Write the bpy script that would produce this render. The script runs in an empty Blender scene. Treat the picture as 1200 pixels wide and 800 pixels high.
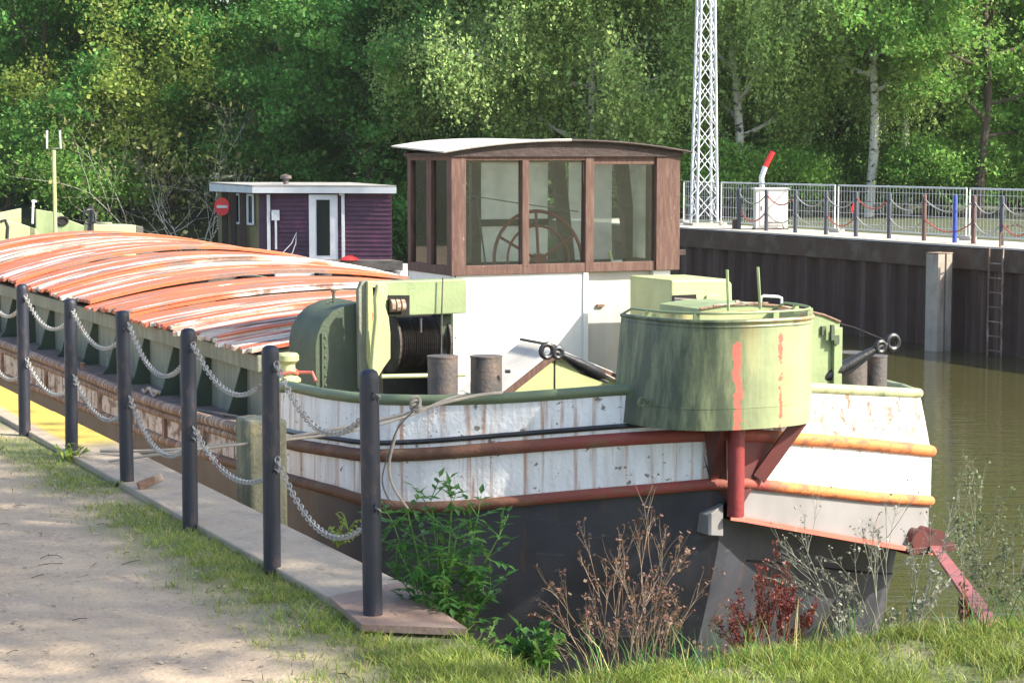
import bpy, math, random
import numpy as np
from mathutils import Vector, Matrix
random.seed(7); np.random.seed(7)
R = math.radians
scene = bpy.context.scene
COL = scene.collection
# ------------------------------------------------------------------ camera
E = 1.95; PITCH = R(5.24); F = 2400.0
cam = bpy.data.cameras.new('camera'); camo = bpy.data.objects.new('camera', cam); COL.objects.link(camo)
camo.location = (0, 0, E); camo.rotation_euler = (R(90) - PITCH, 0, 0)
cam.sensor_width = 36; cam.lens = 36 * F / 1200; cam.clip_start = .1; cam.clip_end = 3000
scene.camera = camo
# ------------------------------------------------------------------ world, sun, exposure
SUN_EL = R(38); SUN_AZ = math.atan2(.94, -.34)          # azimuth from +Y towards +X of the direction TO the sun
w = bpy.data.worlds.new('World'); scene.world = w; w.use_nodes = True
nt = w.node_tree; nt.nodes.clear()
sky = nt.nodes.new('ShaderNodeTexSky'); sky.sky_type = 'NISHITA'; sky.sun_disc = False
sky.sun_elevation = SUN_EL; sky.sun_rotation = SUN_AZ; sky.air_density = 1.0; sky.dust_density = 2.0
bg = nt.nodes.new('ShaderNodeBackground'); bg.inputs[1].default_value = .15
wo = nt.nodes.new('ShaderNodeOutputWorld'); nt.links.new(sky.outputs[0], bg.inputs[0]); nt.links.new(bg.outputs[0], wo.inputs[0])
sl = bpy.data.lights.new('sun', 'SUN'); sl.energy = 4.3; sl.angle = R(.53); sl.color = (1, .93, .80)
so = bpy.data.objects.new('sun', sl); COL.objects.link(so)
tosun = Vector((math.sin(SUN_AZ) * math.cos(SUN_EL), math.cos(SUN_AZ) * math.cos(SUN_EL), math.sin(SUN_EL)))
so.rotation_euler = tosun.to_track_quat('Z', 'Y').to_euler(); so.location = (20, -20, 30)
scene.view_settings.view_transform = 'Standard'; scene.view_settings.look = 'None'
scene.view_settings.gamma = 1; scene.view_settings.exposure = 1.3
# ------------------------------------------------------------------ frames: n across the canal, a along it
ANG = R(25.6); NV = np.array([math.cos(ANG), math.sin(ANG)]); AV = np.array([-math.sin(ANG), math.cos(ANG)])
def W(c, t, z=0.0):
    p = NV * c + AV * t; return Vector((p[0], p[1], z))
def ct(x, y): return x * NV[0] + y * NV[1], x * AV[0] + y * AV[1]
BX = 5.0                                                 # the barge's port side: c = BX ; barge-local (v,t,z)
def project(x, y, z):
    dz = z - E; cd = y * math.cos(PITCH) - dz * math.sin(PITCH); cu = y * math.sin(PITCH) + dz * math.cos(PITCH)
    return 600 + F * x / cd, 400 - F * cu / cd
def ray(px, py):
    sx = (px - 600) / F; sy = (400 - py) / F
    return sx, math.cos(PITCH) + sy * math.sin(PITCH), -math.sin(PITCH) + sy * math.cos(PITCH)
def onz(px, py, z=0.0):
    r = ray(px, py); k = (z - E) / r[2]; return Vector((r[0] * k, r[1] * k, z))
def onD(px, py, D):
    r = ray(px, py); k = D / r[1]; return Vector((r[0] * k, D, E + r[2] * k))
def onT(px, py, t):                                      # barge-local (v, t, z) on plane t
    r = ray(px, py); k = t / (r[0] * AV[0] + r[1] * AV[1])
    return Vector(((r[0] * NV[0] + r[1] * NV[1]) * k - BX, t, E + r[2] * k))
def onV(px, py, v):
    r = ray(px, py); k = (v + BX) / (r[0] * NV[0] + r[1] * NV[1])
    return Vector((v, (r[0] * AV[0] + r[1] * AV[1]) * k, E + r[2] * k))
def zat(v, t, curve):
    p = W(BX + v, t); z = 0
    for _ in range(3):
        px, _y = project(p.x, p.y, z)
        py = float(np.interp(px, [q[0] for q in curve], [q[1] for q in curve]))
        r = ray(px, py); z = E + r[2] * p.y / r[1]
    return z
# ------------------------------------------------------------------ materials
MATS = {}
def mat(name, base, layers=(), rough=.6, metal=0.0, bump=0.0, bscale=40, var=.12, vscale=3.0, transl=0.0, island=0.0, spec=.5, coat=0.0):
    m = bpy.data.materials.new(name); m.use_nodes = True; nt = m.node_tree; N = nt.nodes; L = nt.links
    p = N['Principled BSDF']; tc = N.new('ShaderNodeTexCoord')
    col = N.new('ShaderNodeRGB'); col.outputs[0].default_value = (*base, 1); cur = col.outputs[0]
    if var:
        n = N.new('ShaderNodeTexNoise'); n.inputs['Scale'].default_value = vscale; n.inputs['Detail'].default_value = 7; L.new(tc.outputs['Object'], n.inputs['Vector'])
        mr = N.new('ShaderNodeMapRange'); mr.inputs[1].default_value = .3; mr.inputs[2].default_value = .7; mr.inputs[3].default_value = 1 - var * 1.6; mr.inputs[4].default_value = 1 + var
        L.new(n.outputs[0], mr.inputs[0])
        mx = N.new('ShaderNodeMix'); mx.data_type = 'RGBA'; mx.blend_type = 'MULTIPLY'; mx.inputs[0].default_value = 1
        L.new(cur, mx.inputs[6]); cb = N.new('ShaderNodeCombineColor')
        for i in range(3): L.new(mr.outputs[0], cb.inputs[i])
        L.new(cb.outputs[0], mx.inputs[7]); cur = mx.outputs[2]
    lastfac = None
    for ly in layers:
        mp = N.new('ShaderNodeMapping'); mp.inputs['Scale'].default_value = ly.get('scale', (1, 1, 1)); mp.inputs['Location'].default_value = ly.get('off', (0, 0, 0))
        L.new(tc.outputs['Object'], mp.inputs['Vector'])
        n = N.new('ShaderNodeTexNoise'); n.inputs['Scale'].default_value = ly.get('s', 5); n.inputs['Detail'].default_value = ly.get('detail', 8)
        n.inputs['Roughness'].default_value = ly.get('nr', .6); L.new(mp.outputs[0], n.inputs['Vector'])
        mr = N.new('ShaderNodeMapRange'); mr.inputs[1].default_value = ly['lo']; mr.inputs[2].default_value = ly['hi']; L.new(n.outputs[0], mr.inputs[0])
        fac = mr.outputs[0]
        for ax, f0, f1 in ly.get('gates', ()):
            sp = N.new('ShaderNodeSeparateXYZ'); L.new(tc.outputs['Object'], sp.inputs[0])
            g = N.new('ShaderNodeMapRange'); g.inputs[1].default_value = f0; g.inputs[2].default_value = f1; L.new(sp.outputs[ax], g.inputs[0])
            mu = N.new('ShaderNodeMath'); mu.operation = ly.get('gop', 'MULTIPLY'); L.new(fac, mu.inputs[0]); L.new(g.outputs[0], mu.inputs[1]); fac = mu.outputs[0]
        if 'thr' in ly:
            g = N.new('ShaderNodeMapRange'); g.inputs[1].default_value, g.inputs[2].default_value = ly['thr']; L.new(fac, g.inputs[0]); fac = g.outputs[0]
        if ly.get('k', 1) != 1:
            mu = N.new('ShaderNodeMath'); mu.operation = 'MULTIPLY'; mu.inputs[1].default_value = ly['k']; L.new(fac, mu.inputs[0]); fac = mu.outputs[0]
        mx = N.new('ShaderNodeMix'); mx.data_type = 'RGBA'; L.new(fac, mx.inputs[0]); L.new(cur, mx.inputs[6]); mx.inputs[7].default_value = (*ly['color'], 1); cur = mx.outputs[2]
    if island:
        g = N.new('ShaderNodeNewGeometry'); mr = N.new('ShaderNodeMapRange'); mr.inputs[3].default_value = 1 - island; mr.inputs[4].default_value = 1 + island
        L.new(g.outputs['Random Per Island'], mr.inputs[0])
        hs = N.new('ShaderNodeHueSaturation'); L.new(cur, hs.inputs['Color']); L.new(mr.outputs[0], hs.inputs['Value'])
        m2 = N.new('ShaderNodeMapRange'); m2.inputs[3].default_value = .5 + island * .07; m2.inputs[4].default_value = .5 - island * .07
        mm = N.new('ShaderNodeMath'); mm.operation = 'FRACT'; m3 = N.new('ShaderNodeMath'); m3.operation = 'MULTIPLY'; m3.inputs[1].default_value = 7.31
        L.new(g.outputs['Random Per Island'], m3.inputs[0]); L.new(m3.outputs[0], mm.inputs[0]); L.new(mm.outputs[0], m2.inputs[0]); L.new(m2.outputs[0], hs.inputs['Hue'])
        cur = hs.outputs[0]
    L.new(cur, p.inputs['Base Color']); p.inputs['Roughness'].default_value = rough; p.inputs['Metallic'].default_value = metal
    p.inputs['Specular IOR Level'].default_value = spec
    if coat: p.inputs['Coat Weight'].default_value = coat
    if bump:
        n = N.new('ShaderNodeTexNoise'); n.inputs['Scale'].default_value = bscale; n.inputs['Detail'].default_value = 6; L.new(tc.outputs['Object'], n.inputs['Vector'])
        b = N.new('ShaderNodeBump'); b.inputs['Strength'].default_value = bump; b.inputs['Distance'].default_value = .02; L.new(n.outputs[0], b.inputs['Height']); L.new(b.outputs[0], p.inputs['Normal'])
    if transl:
        t = N.new('ShaderNodeBsdfTranslucent'); L.new(cur, t.inputs[0]); ms = N.new('ShaderNodeMixShader'); ms.inputs[0].default_value = transl
        L.new(p.outputs[0], ms.inputs[1]); L.new(t.outputs[0], ms.inputs[2]); L.new(ms.outputs[0], N['Material Output'].inputs[0])
    MATS[name] = m; return m
RUST = (.19, .065, .022); DRUST = (.085, .035, .018)
# --- barge paints (barge-local coordinates: x across, y along, z up)
M_white = mat('white_paint_peeling', (.80, .79, .77), [
    dict(color=(.40, .36, .30), scale=(3, 3, .35), s=3, lo=.46, hi=.72, k=.6),
    dict(color=(.36, .14, .045), scale=(6, 6, .22), s=2.4, lo=.53, hi=.64, k=.75),
    dict(color=(.12, .08, .055), scale=(1, 1, 1.2), s=11, lo=.62, hi=.65, k=.85),
    dict(color=(.62, .25, .08), scale=(9, 9, .35), s=1.9, lo=.66, hi=.74, k=.6)], rough=.5, bump=.35, bscale=30, var=.06)
M_white_flaky = mat('white_paint_flaking', (.80, .77, .70), [
    dict(color=(.20, .11, .06), scale=(1.8, 1.8, .8), s=9, lo=.555, hi=.585, nr=.7, k=.95),
    dict(color=(.16, .12, .09), scale=(1, 1, 1), s=5, lo=.50, hi=.58, nr=.7, k=.8, gates=((2, .20, .06),)),
    dict(color=(.50, .20, .07), scale=(8, 8, .4), s=2.4, lo=.54, hi=.66, k=.65)], rough=.6, bump=.8, bscale=38, var=.07)
M_white_band = mat('white_band_rust_runs', (.80, .78, .73), [dict(color=(.50, .22, .07), scale=(7, 7, .2), s=2.2, lo=.54, hi=.62, k=.7), dict(color=(.16, .10, .06), scale=(1.5, 1.5, .9), s=10, lo=.62, hi=.64, nr=.7, k=.9)], rough=.55, bump=.3, bscale=20)
M_white_house = mat('white_house_panel', (.78, .77, .72), [
    dict(color=(.5, .46, .38), scale=(3, 3, .3), s=2.5, lo=.5, hi=.75, k=.35),
    dict(color=(.36, .22, .10), scale=(6, 6, .2), s=2.5, lo=.72, hi=.80, k=.5)], rough=.45, var=.03)
M_grey_panel = mat('grey_door_panel', (.50, .48, .43), [dict(color=(.3, .27, .22), scale=(3, 3, .2), s=3, lo=.55, hi=.8, k=.4)], rough=.5, var=.05)
M_peel_side = mat('white_grey_flaked_side', (.56, .52, .48), [
    dict(color=(.16, .10, .07), scale=(1, 1, 1.3), s=6, lo=.50, hi=.60, k=.9),
    dict(color=(.11, .055, .03), scale=(4, 4, .4), s=3, lo=.55, hi=.66, k=.9)], rough=.8, bump=.6, bscale=25)
M_black = mat('black_hull_paint', (.048, .050, .064), [
    dict(color=(.085, .080, .080), scale=(1.5, 1.5, .25), s=3, lo=.5, hi=.8, k=.6),
    dict(color=(.14, .07, .05), scale=(5, 5, .25), s=2, lo=.58, hi=.72, k=.55),
    dict(color=(.14, .14, .15), scale=(.6, .6, 3), s=5, lo=.60, hi=.68, nr=.75, k=.45),
    dict(color=(.16, .16, .16), s=6, lo=.68, hi=.72, k=.5)], rough=.5, bump=.10, bscale=18, var=.25)
M_rail = mat('rub_rail_paint', (.12, .06, .035), [
    dict(color=(.27, .055, .04), s=4, lo=.28, hi=.38, gates=((0, .8, 1.7),)),
    dict(color=(.62, .20, .06), s=4, lo=.25, hi=.35, gates=((0, 2.7, 2.9),)),
    dict(color=(.20, .09, .05), scale=(1, 1, 2), s=6, lo=.50, hi=.62, k=.8),
    dict(color=(.14, .13, .07), scale=(2, 2, 3), s=3, lo=.6, hi=.7, k=.6, gates=((0, 2.4, 1.5),))], rough=.7, bump=.35, bscale=45)
M_ledge = mat('salmon_ledge_paint', (.60, .14, .10), [dict(color=(.45, .33, .27), s=6, lo=.6, hi=.7, k=.6)], rough=.5)
M_red = mat('red_oxide_paint', (.24, .03, .03), [dict(color=(.10, .03, .02), s=5, lo=.5, hi=.75, k=.7)], rough=.5, bump=.2)
M_darkred = mat('dark_red_paint', (.11, .018, .016), [dict(color=(.05, .02, .015), s=4, lo=.45, hi=.7)], rough=.6)
M_greyhull = mat('grey_bow_paint', (.235, .225, .22), [dict(color=(.33, .18, .10), scale=(8, 8, .3), s=2, lo=.6, hi=.75, k=.5)], rough=.5, var=.1)
GREEN = (.25, .31, .15)
M_green = mat('pale_green_paint', GREEN, [
    dict(color=(.15, .18, .09), scale=(2, 2, .3), s=3, lo=.48, hi=.75, k=.6),
    dict(color=(.40, .15, .05), scale=(5, 5, .6), s=3, lo=.67, hi=.74, k=.8)], rough=.5, bump=.15, bscale=30)
M_green_dull = mat('mossy_shaded_green_paint', (.065, .088, .052), [  # base darkened for moss and for the shade on the port hood
    dict(color=(.05, .06, .045), scale=(1.5, 1.5, .5), s=4, lo=.45, hi=.7, k=.8),
    dict(color=(.12, .06, .03), s=7, lo=.64, hi=.72, k=.7)], rough=.7, bump=.3)
M_yellowgreen = mat('yellow_green_paint', (.44, .47, .22), [
    dict(color=(.40, .13, .04), scale=(3, 3, 1), s=4, lo=.66, hi=.70, k=.85),
    dict(color=(.25, .26, .15), scale=(2, 2, .4), s=3, lo=.55, hi=.8, k=.5)], rough=.5, bump=.15)
S1 = onT(864, 440, 11.6).x; S2 = onT(905, 440, 11.7).x
M_nose = mat('green_bow_box_paint', (.33, .37, .19), [
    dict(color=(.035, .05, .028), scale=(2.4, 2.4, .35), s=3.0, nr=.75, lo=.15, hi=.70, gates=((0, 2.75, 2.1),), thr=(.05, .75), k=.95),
    dict(color=(.42, .25, .06), scale=(10, 10, .35), s=2, lo=.45, hi=.7, k=.7, gates=((0, S1 - .08, S1), (0, S1 + .2, S1 + .08), (2, .4, .80))),
    dict(color=(.50, .10, .075), scale=(1.4, 1, 1.3), s=8, lo=.25, hi=.62, nr=.7, gates=((0, S1 - .062, S1 - .005), (0, S1 + .062, S1 + .005), (2, .74, .68)), thr=(.40, .43), k=.92),
    dict(color=(.50, .10, .075), scale=(1.4, 1, 1.6), s=7, lo=.28, hi=.66, nr=.7, gates=((0, S2 - .048, S2 - .003), (0, S2 + .048, S2 + .003), (2, .78, .72)), thr=(.42, .45), k=.92),
    dict(color=(.33, .14, .06), s=7, lo=.42, hi=.52, k=.8, gates=((2, .80, .84), (0, 2.3, 2.5)))], rough=.42, bump=.12, bscale=20)
M_gunwale = mat('green_rail_paint', (.13, .165, .09), [
    dict(color=(.34, .36, .20), s=3, lo=.35, hi=.5, gates=((0, 2.9, 3.2),)),
    dict(color=(.42, .17, .06), s=5, lo=.6, hi=.66, gates=((0, 3.5, 3.8),))], rough=.5, bump=.2)
M_deck = mat('dirty_deck', (.10, .085, .075), [dict(color=(.20, .15, .12), s=5, lo=.45, hi=.7, k=.7)], rough=.85, bump=.5)
M_sidedeck = mat('dusty_side_deck', (.17, .125, .10), [dict(color=(.26, .20, .17), s=6, lo=.45, hi=.65, k=.7), dict(color=(.07, .045, .035), s=3, lo=.55, hi=.7, k=.8)], rough=.9, bump=.6)
M_coaming = mat('olive_grey_coaming', (.25, .26, .19), [dict(color=(.13, .13, .10), scale=(1, 3, .3), s=4, lo=.45, hi=.7, k=.8), dict(color=(.14, .08, .05), s=6, lo=.64, hi=.72, k=.7)], rough=.75, bump=.3)
M_lip = mat('rusty_deck_lip', (.20, .12, .08), [dict(color=(.42, .34, .26), scale=(1, 8, 1), s=3, lo=.5, hi=.6)], rough=.8, bump=.6)
M_wood = mat('weathered_brown_wood', (.095, .046, .034), [dict(color=(.23, .14, .105), scale=(8, 8, 1), s=6, lo=.45, hi=.75, k=.6), dict(color=(.5, .45, .4), scale=(3, 3, 1), s=14, lo=.68, hi=.72, k=.6)], rough=.75, bump=.12, bscale=30)
M_wood_dark = mat('dark_brown_wood', (.03, .017, .014), [dict(color=(.10, .06, .05), scale=(2, 2, 9), s=5, lo=.45, hi=.75, k=.6)], rough=.7, bump=.3)
M_roof = mat('pale_roof_felt', (.52, .49, .44), [dict(color=(.3, .27, .24), s=2, lo=.5, hi=.75, k=.5)], rough=.8, bump=.2)
M_steel = mat('bare_dark_steel', (.11, .10, .095), [dict(color=(.22, .15, .11), s=5, lo=.45, hi=.7, k=.8), dict(color=(.03, .03, .03), scale=(3, 3, .6), s=4, lo=.55, hi=.7, k=.7)], rough=.6, metal=.3, bump=.3)
M_blacksteel = mat('black_tarred_steel', (.025, .025, .027), [dict(color=(.12, .12, .12), s=8, lo=.6, hi=.75, k=.5)], rough=.35, bump=.2)
M_wheelred = mat('steering_wheel_red', (.19, .025, .02), rough=.4)
M_cable = mat('wire_rope_drum', (.075, .06, .05), [dict(color=(.03, .025, .02), scale=(60, 1, 1), s=2, lo=.45, hi=.55)], rough=.7, bump=.5)
M_rope = mat('pale_rope', (.42, .36, .29), rough=.9, bump=.5, bscale=200)
M_cloth = mat('white_curtain', (.8, .8, .82), rough=.9)
M_dark = mat('dark_opening', (.012, .011, .01), rough=.9)
# hatch boards: paint stripes run across the boat, so noise is stretched along x and fine along y
M_hatch = mat('orange_white_hatch_boards', (.54, .13, .05), [
    dict(color=(.74, .67, .60), scale=(.10, 2.4, .3), s=1.7, lo=.585, hi=.60, detail=5, nr=.45),
    dict(color=(.20, .13, .10), scale=(.55, 3.0, .5), s=2.6, lo=.50, hi=.58, detail=9, nr=.65, off=(3, 1, 0)),
    dict(color=(.72, .66, .60), scale=(.5, 9, .6), s=1.6, lo=.66, hi=.69, detail=6, off=(9, 4, 0)),
    dict(color=(.30, .19, .14), scale=(1.5, 12, 1), s=2.6, lo=.62, hi=.70, k=.85, off=(1, 5, 0)),
    dict(color=(.35, .05, .03), scale=(.4, 6, 1), s=2, lo=.6, hi=.7, k=.6, off=(4, 8, 0))], rough=.65, bump=.3, bscale=30, var=.08)
M_hatch_old = mat('worn_hatch_boards', (.58, .49, .38), [
    dict(color=(.50, .10, .04), scale=(.18, 2.2, .3), s=2.4, lo=.50, hi=.54, detail=5, nr=.5, off=(2, 7, 0)),
    dict(color=(.17, .12, .10), scale=(.5, 4, .5), s=2.8, lo=.50, hi=.60, detail=9, nr=.65, off=(3, 1, 0)),
    dict(color=(.80, .76, .70), scale=(.6, 9, .6), s=1.8, lo=.60, hi=.63, detail=7, off=(9, 4, 0))], rough=.7, bump=.4, bscale=30, var=.1)
def glass_mat(name, tint, a, rough=.03):
    m = bpy.data.materials.new(name); m.use_nodes = True; N = m.node_tree.nodes; L = m.node_tree.links
    N.remove(N['Principled BSDF']); tr = N.new('ShaderNodeBsdfTransparent'); tr.inputs[0].default_value = (.93, .96, .94, 1)
    gl = N.new('ShaderNodeBsdfGlossy'); gl.inputs['Roughness'].default_value = rough; gl.inputs[0].default_value = (1, 1, 1, 1)
    df = N.new('ShaderNodeBsdfDiffuse'); df.inputs[0].default_value = (*tint, 1)
    fr = N.new('ShaderNodeFresnel'); fr.inputs[0].default_value = 1.5
    tc = N.new('ShaderNodeTexCoord'); n = N.new('ShaderNodeTexNoise'); n.inputs['Scale'].default_value = 3; n.inputs['Detail'].default_value = 9; L.new(tc.outputs['Object'], n.inputs['Vector'])
    mr = N.new('ShaderNodeMapRange'); mr.inputs[1].default_value = .3; mr.inputs[2].default_value = .8; mr.inputs[3].default_value = a * .6; mr.inputs[4].default_value = a * 1.5; L.new(n.outputs[0], mr.inputs[0])
    m1 = N.new('ShaderNodeMixShader'); tl = N.new('ShaderNodeBsdfTranslucent'); tl.inputs[0].default_value = (*tint, 1); md = N.new('ShaderNodeMixShader'); md.inputs[0].default_value = .5; L.new(df.outputs[0], md.inputs[1]); L.new(tl.outputs[0], md.inputs[2])
    L.new(mr.outputs[0], m1.inputs[0]); L.new(tr.outputs[0], m1.inputs[1]); L.new(md.outputs[0], m1.inputs[2])
    m2 = N.new('ShaderNodeMixShader'); L.new(fr.outputs[0], m2.inputs[0]); L.new(m1.outputs[0], m2.inputs[1]); L.new(gl.outputs[0], m2.inputs[2])
    L.new(m2.outputs[0], N['Material Output'].inputs[0]); return m
M_glass = glass_mat('dusty_glass', (.50, .55, .46), .012)
M_glass_dusty = glass_mat('very_dusty_glass', (.90, .93, .84), .50)
M_glass_dark = mat('dark_window_glass', (.015, .02, .02), rough=.08, var=0)
# --- quays and ground
M_path = mat('sandy_path', (.43, .325, .215), [
    dict(color=(.26, .21, .165), s=1.3, lo=.45, hi=.7, k=.7),
    dict(color=(.46, .39, .31), s=60, lo=.58, hi=.66, k=.6, detail=3),
    dict(color=(.15, .115, .08), s=45, lo=.64, hi=.69, k=.7, detail=2),
    dict(color=(.10, .13, .045), s=2.2, lo=.66, hi=.76, k=.6)], rough=.95, bump=.5, bscale=40, var=.15)
M_turf = mat('turf_soil', (.13, .15, .06), [dict(color=(.20, .17, .10), s=4, lo=.5, hi=.65, k=.8)], rough=1, bump=.8)
M_woodfloor = mat('forest_floor', (.05, .06, .025), [dict(color=(.09, .10, .035), s=1.5, lo=.5, hi=.6)], rough=1, bump=.6)
M_slab = mat('weathered_quay_slab', (.37, .30, .22), [
    dict(color=(.12, .11, .07), scale=(6, 1, 1), s=1.5, lo=.56, hi=.72, k=.6), dict(color=(.13, .10, .07), s=30, lo=.66, hi=.70, k=.7),
    dict(color=(.20, .17, .14), s=3, lo=.5, hi=.68, k=.7),
    dict(color=(.46, .36, .22), s=2, lo=.5, hi=.7, k=.4),
    dict(color=(.48, .35, .05), s=3, lo=.22, hi=.34, k=.95, gates=((1, 13.2, 13.6), (0, 3.16, 3.22)))], rough=.85, bump=.5, bscale=30)
M_slabred = mat('rusty_quay_plate', (.29, .19, .14), [dict(color=(.20, .13, .10), s=3, lo=.5, hi=.65, k=.7), dict(color=(.38, .30, .23), s=2, lo=.5, hi=.7, k=.6)], rough=.75, bump=.3)
M_sheet = mat('sheet_pile_steel', (.060, .030, .020), [dict(color=(.15, .105, .085), scale=(3, 3, .12), s=1.5, lo=.52, hi=.68, k=.8), dict(color=(.16, .15, .13), s=3, lo=.45, hi=.6, k=.7, gates=((2, -1.55, -2.0),))], rough=.8, bump=.3)
M_cap = mat('quay_cap_beam', (.085, .048, .030), [dict(color=(.13, .10, .07), s=2, lo=.5, hi=.7)], rough=.85)
M_farpave = mat('pale_quay_paving', (.50, .45, .38), [dict(color=(.36, .33, .28), s=.8, lo=.45, hi=.7, k=.6)], rough=.9, bump=.2)
M_pile = mat('pale_dolphin_steel', (.36, .31, .25), [dict(color=(.17, .13, .10), scale=(2, 2, .3), s=3, lo=.5, hi=.7, k=.8)], rough=.75, bump=.3)
M_timber = mat('mossy_timber', (.26, .24, .15), [dict(color=(.10, .11, .07), scale=(3, 3, .4), s=4, lo=.4, hi=.65, k=.8), dict(color=(.40, .33, .18), s=6, lo=.6, hi=.7)], rough=.85, bump=.6)
M_post = mat('blue_black_post', (.012, .015, .026), [dict(color=(.075, .045, .04), scale=(2, 2, 1), s=9, lo=.55, hi=.70, k=.7), dict(color=(.30, .05, .04), s=14, lo=.72, hi=.74, k=.7), dict(color=(.06, .07, .10), scale=(8, 8, .6), s=5, lo=.58, hi=.85, k=.5)], rough=.5, bump=.12, bscale=90)
M_postfar = mat('far_post_paint', (.05, .055, .07), rough=.5)
M_postblue = mat('blue_post_paint', (.03, .06, .35), rough=.5)
M_postrust = mat('rusty_far_post', (.11, .055, .045), rough=.6)
M_chain = mat('galvanised_chain', (.36, .35, .32), [dict(color=(.20, .12, .08), s=6, lo=.55, hi=.7, k=.8)], rough=.6, metal=.3)
M_chainred = mat('rusty_red_chain', (.38, .07, .045), rough=.6)
M_galv = mat('galvanised_fence', (.50, .53, .54), rough=.45, metal=.3, var=0)
M_pylon = mat('white_pylon_paint', (.66, .68, .70), rough=.5, var=.05)
M_cabinet = mat('cream_cabinet', (.68, .66, .60), rough=.5, var=.04)
M_sigred = mat('signal_red', (.70, .03, .03), rough=.5)
M_violet = mat('violet_clapboard', (.060, .016, .038), [dict(color=(.20, .03, .10), scale=(1, 1, .5), s=1.2, lo=.58, hi=.68, k=.6)], rough=.5, var=.2)  # brighter pink patches put dappled sunlight into the board colour
M_trim = mat('pale_trim', (.58, .60, .62), rough=.5, var=.05)
M_olive = mat('olive_boards', (.15, .13, .05), rough=.6)
M_hbdeck = mat('grey_deck_timber', (.20, .17, .14), [dict(color=(.11, .09, .08), scale=(1, 1, 4), s=3, lo=.5, hi=.7)], rough=.9)
M_lead = mat('rough_roof_felt', (.33, .32, .30), rough=.9, bump=.3)
M_bark = mat('dark_bark', (.07, .055, .04), rough=.95, bump=.7, bscale=15)
M_birch = mat('birch_bark', (.55, .53, .47), [dict(color=(.04, .035, .03), scale=(1, 1, 2.2), s=3.5, lo=.54, hi=.60)], rough=.8)
# foliage
def leafm(name, c, island=.35, tr=.38): return mat(name, c, rough=.5, var=.18, vscale=.8, transl=tr, island=island, spec=.35)
L_dark = leafm('leaf_dark_green', (.12, .29, .060), .35, .5)
L_mid = leafm('leaf_mid_green', (.21, .39, .080), .35, .5)
L_birch = leafm('leaf_birch', (.40, .55, .18), .35, .5)
L_yel = leafm('leaf_yellow_green', (.27, .36, .07), .3, .5)
L_pale = leafm('leaf_pale', (.27, .28, .10), .25)
L_bush = leafm('leaf_bush', (.075, .19, .035), .3, .4)
L_grass = leafm('grass_blade', (.25, .31, .06), .45, .4)
L_dry = leafm('dry_stalk', (.30, .21, .14), .25, .1)
L_reds = leafm('dock_red', (.17, .035, .022), .4, .15)
L_silver = leafm('silver_stalk', (.27, .27, .20), .25, .15)
L_straw = leafm('dry_grass_blade', (.38, .33, .14), .3, .25)
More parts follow.
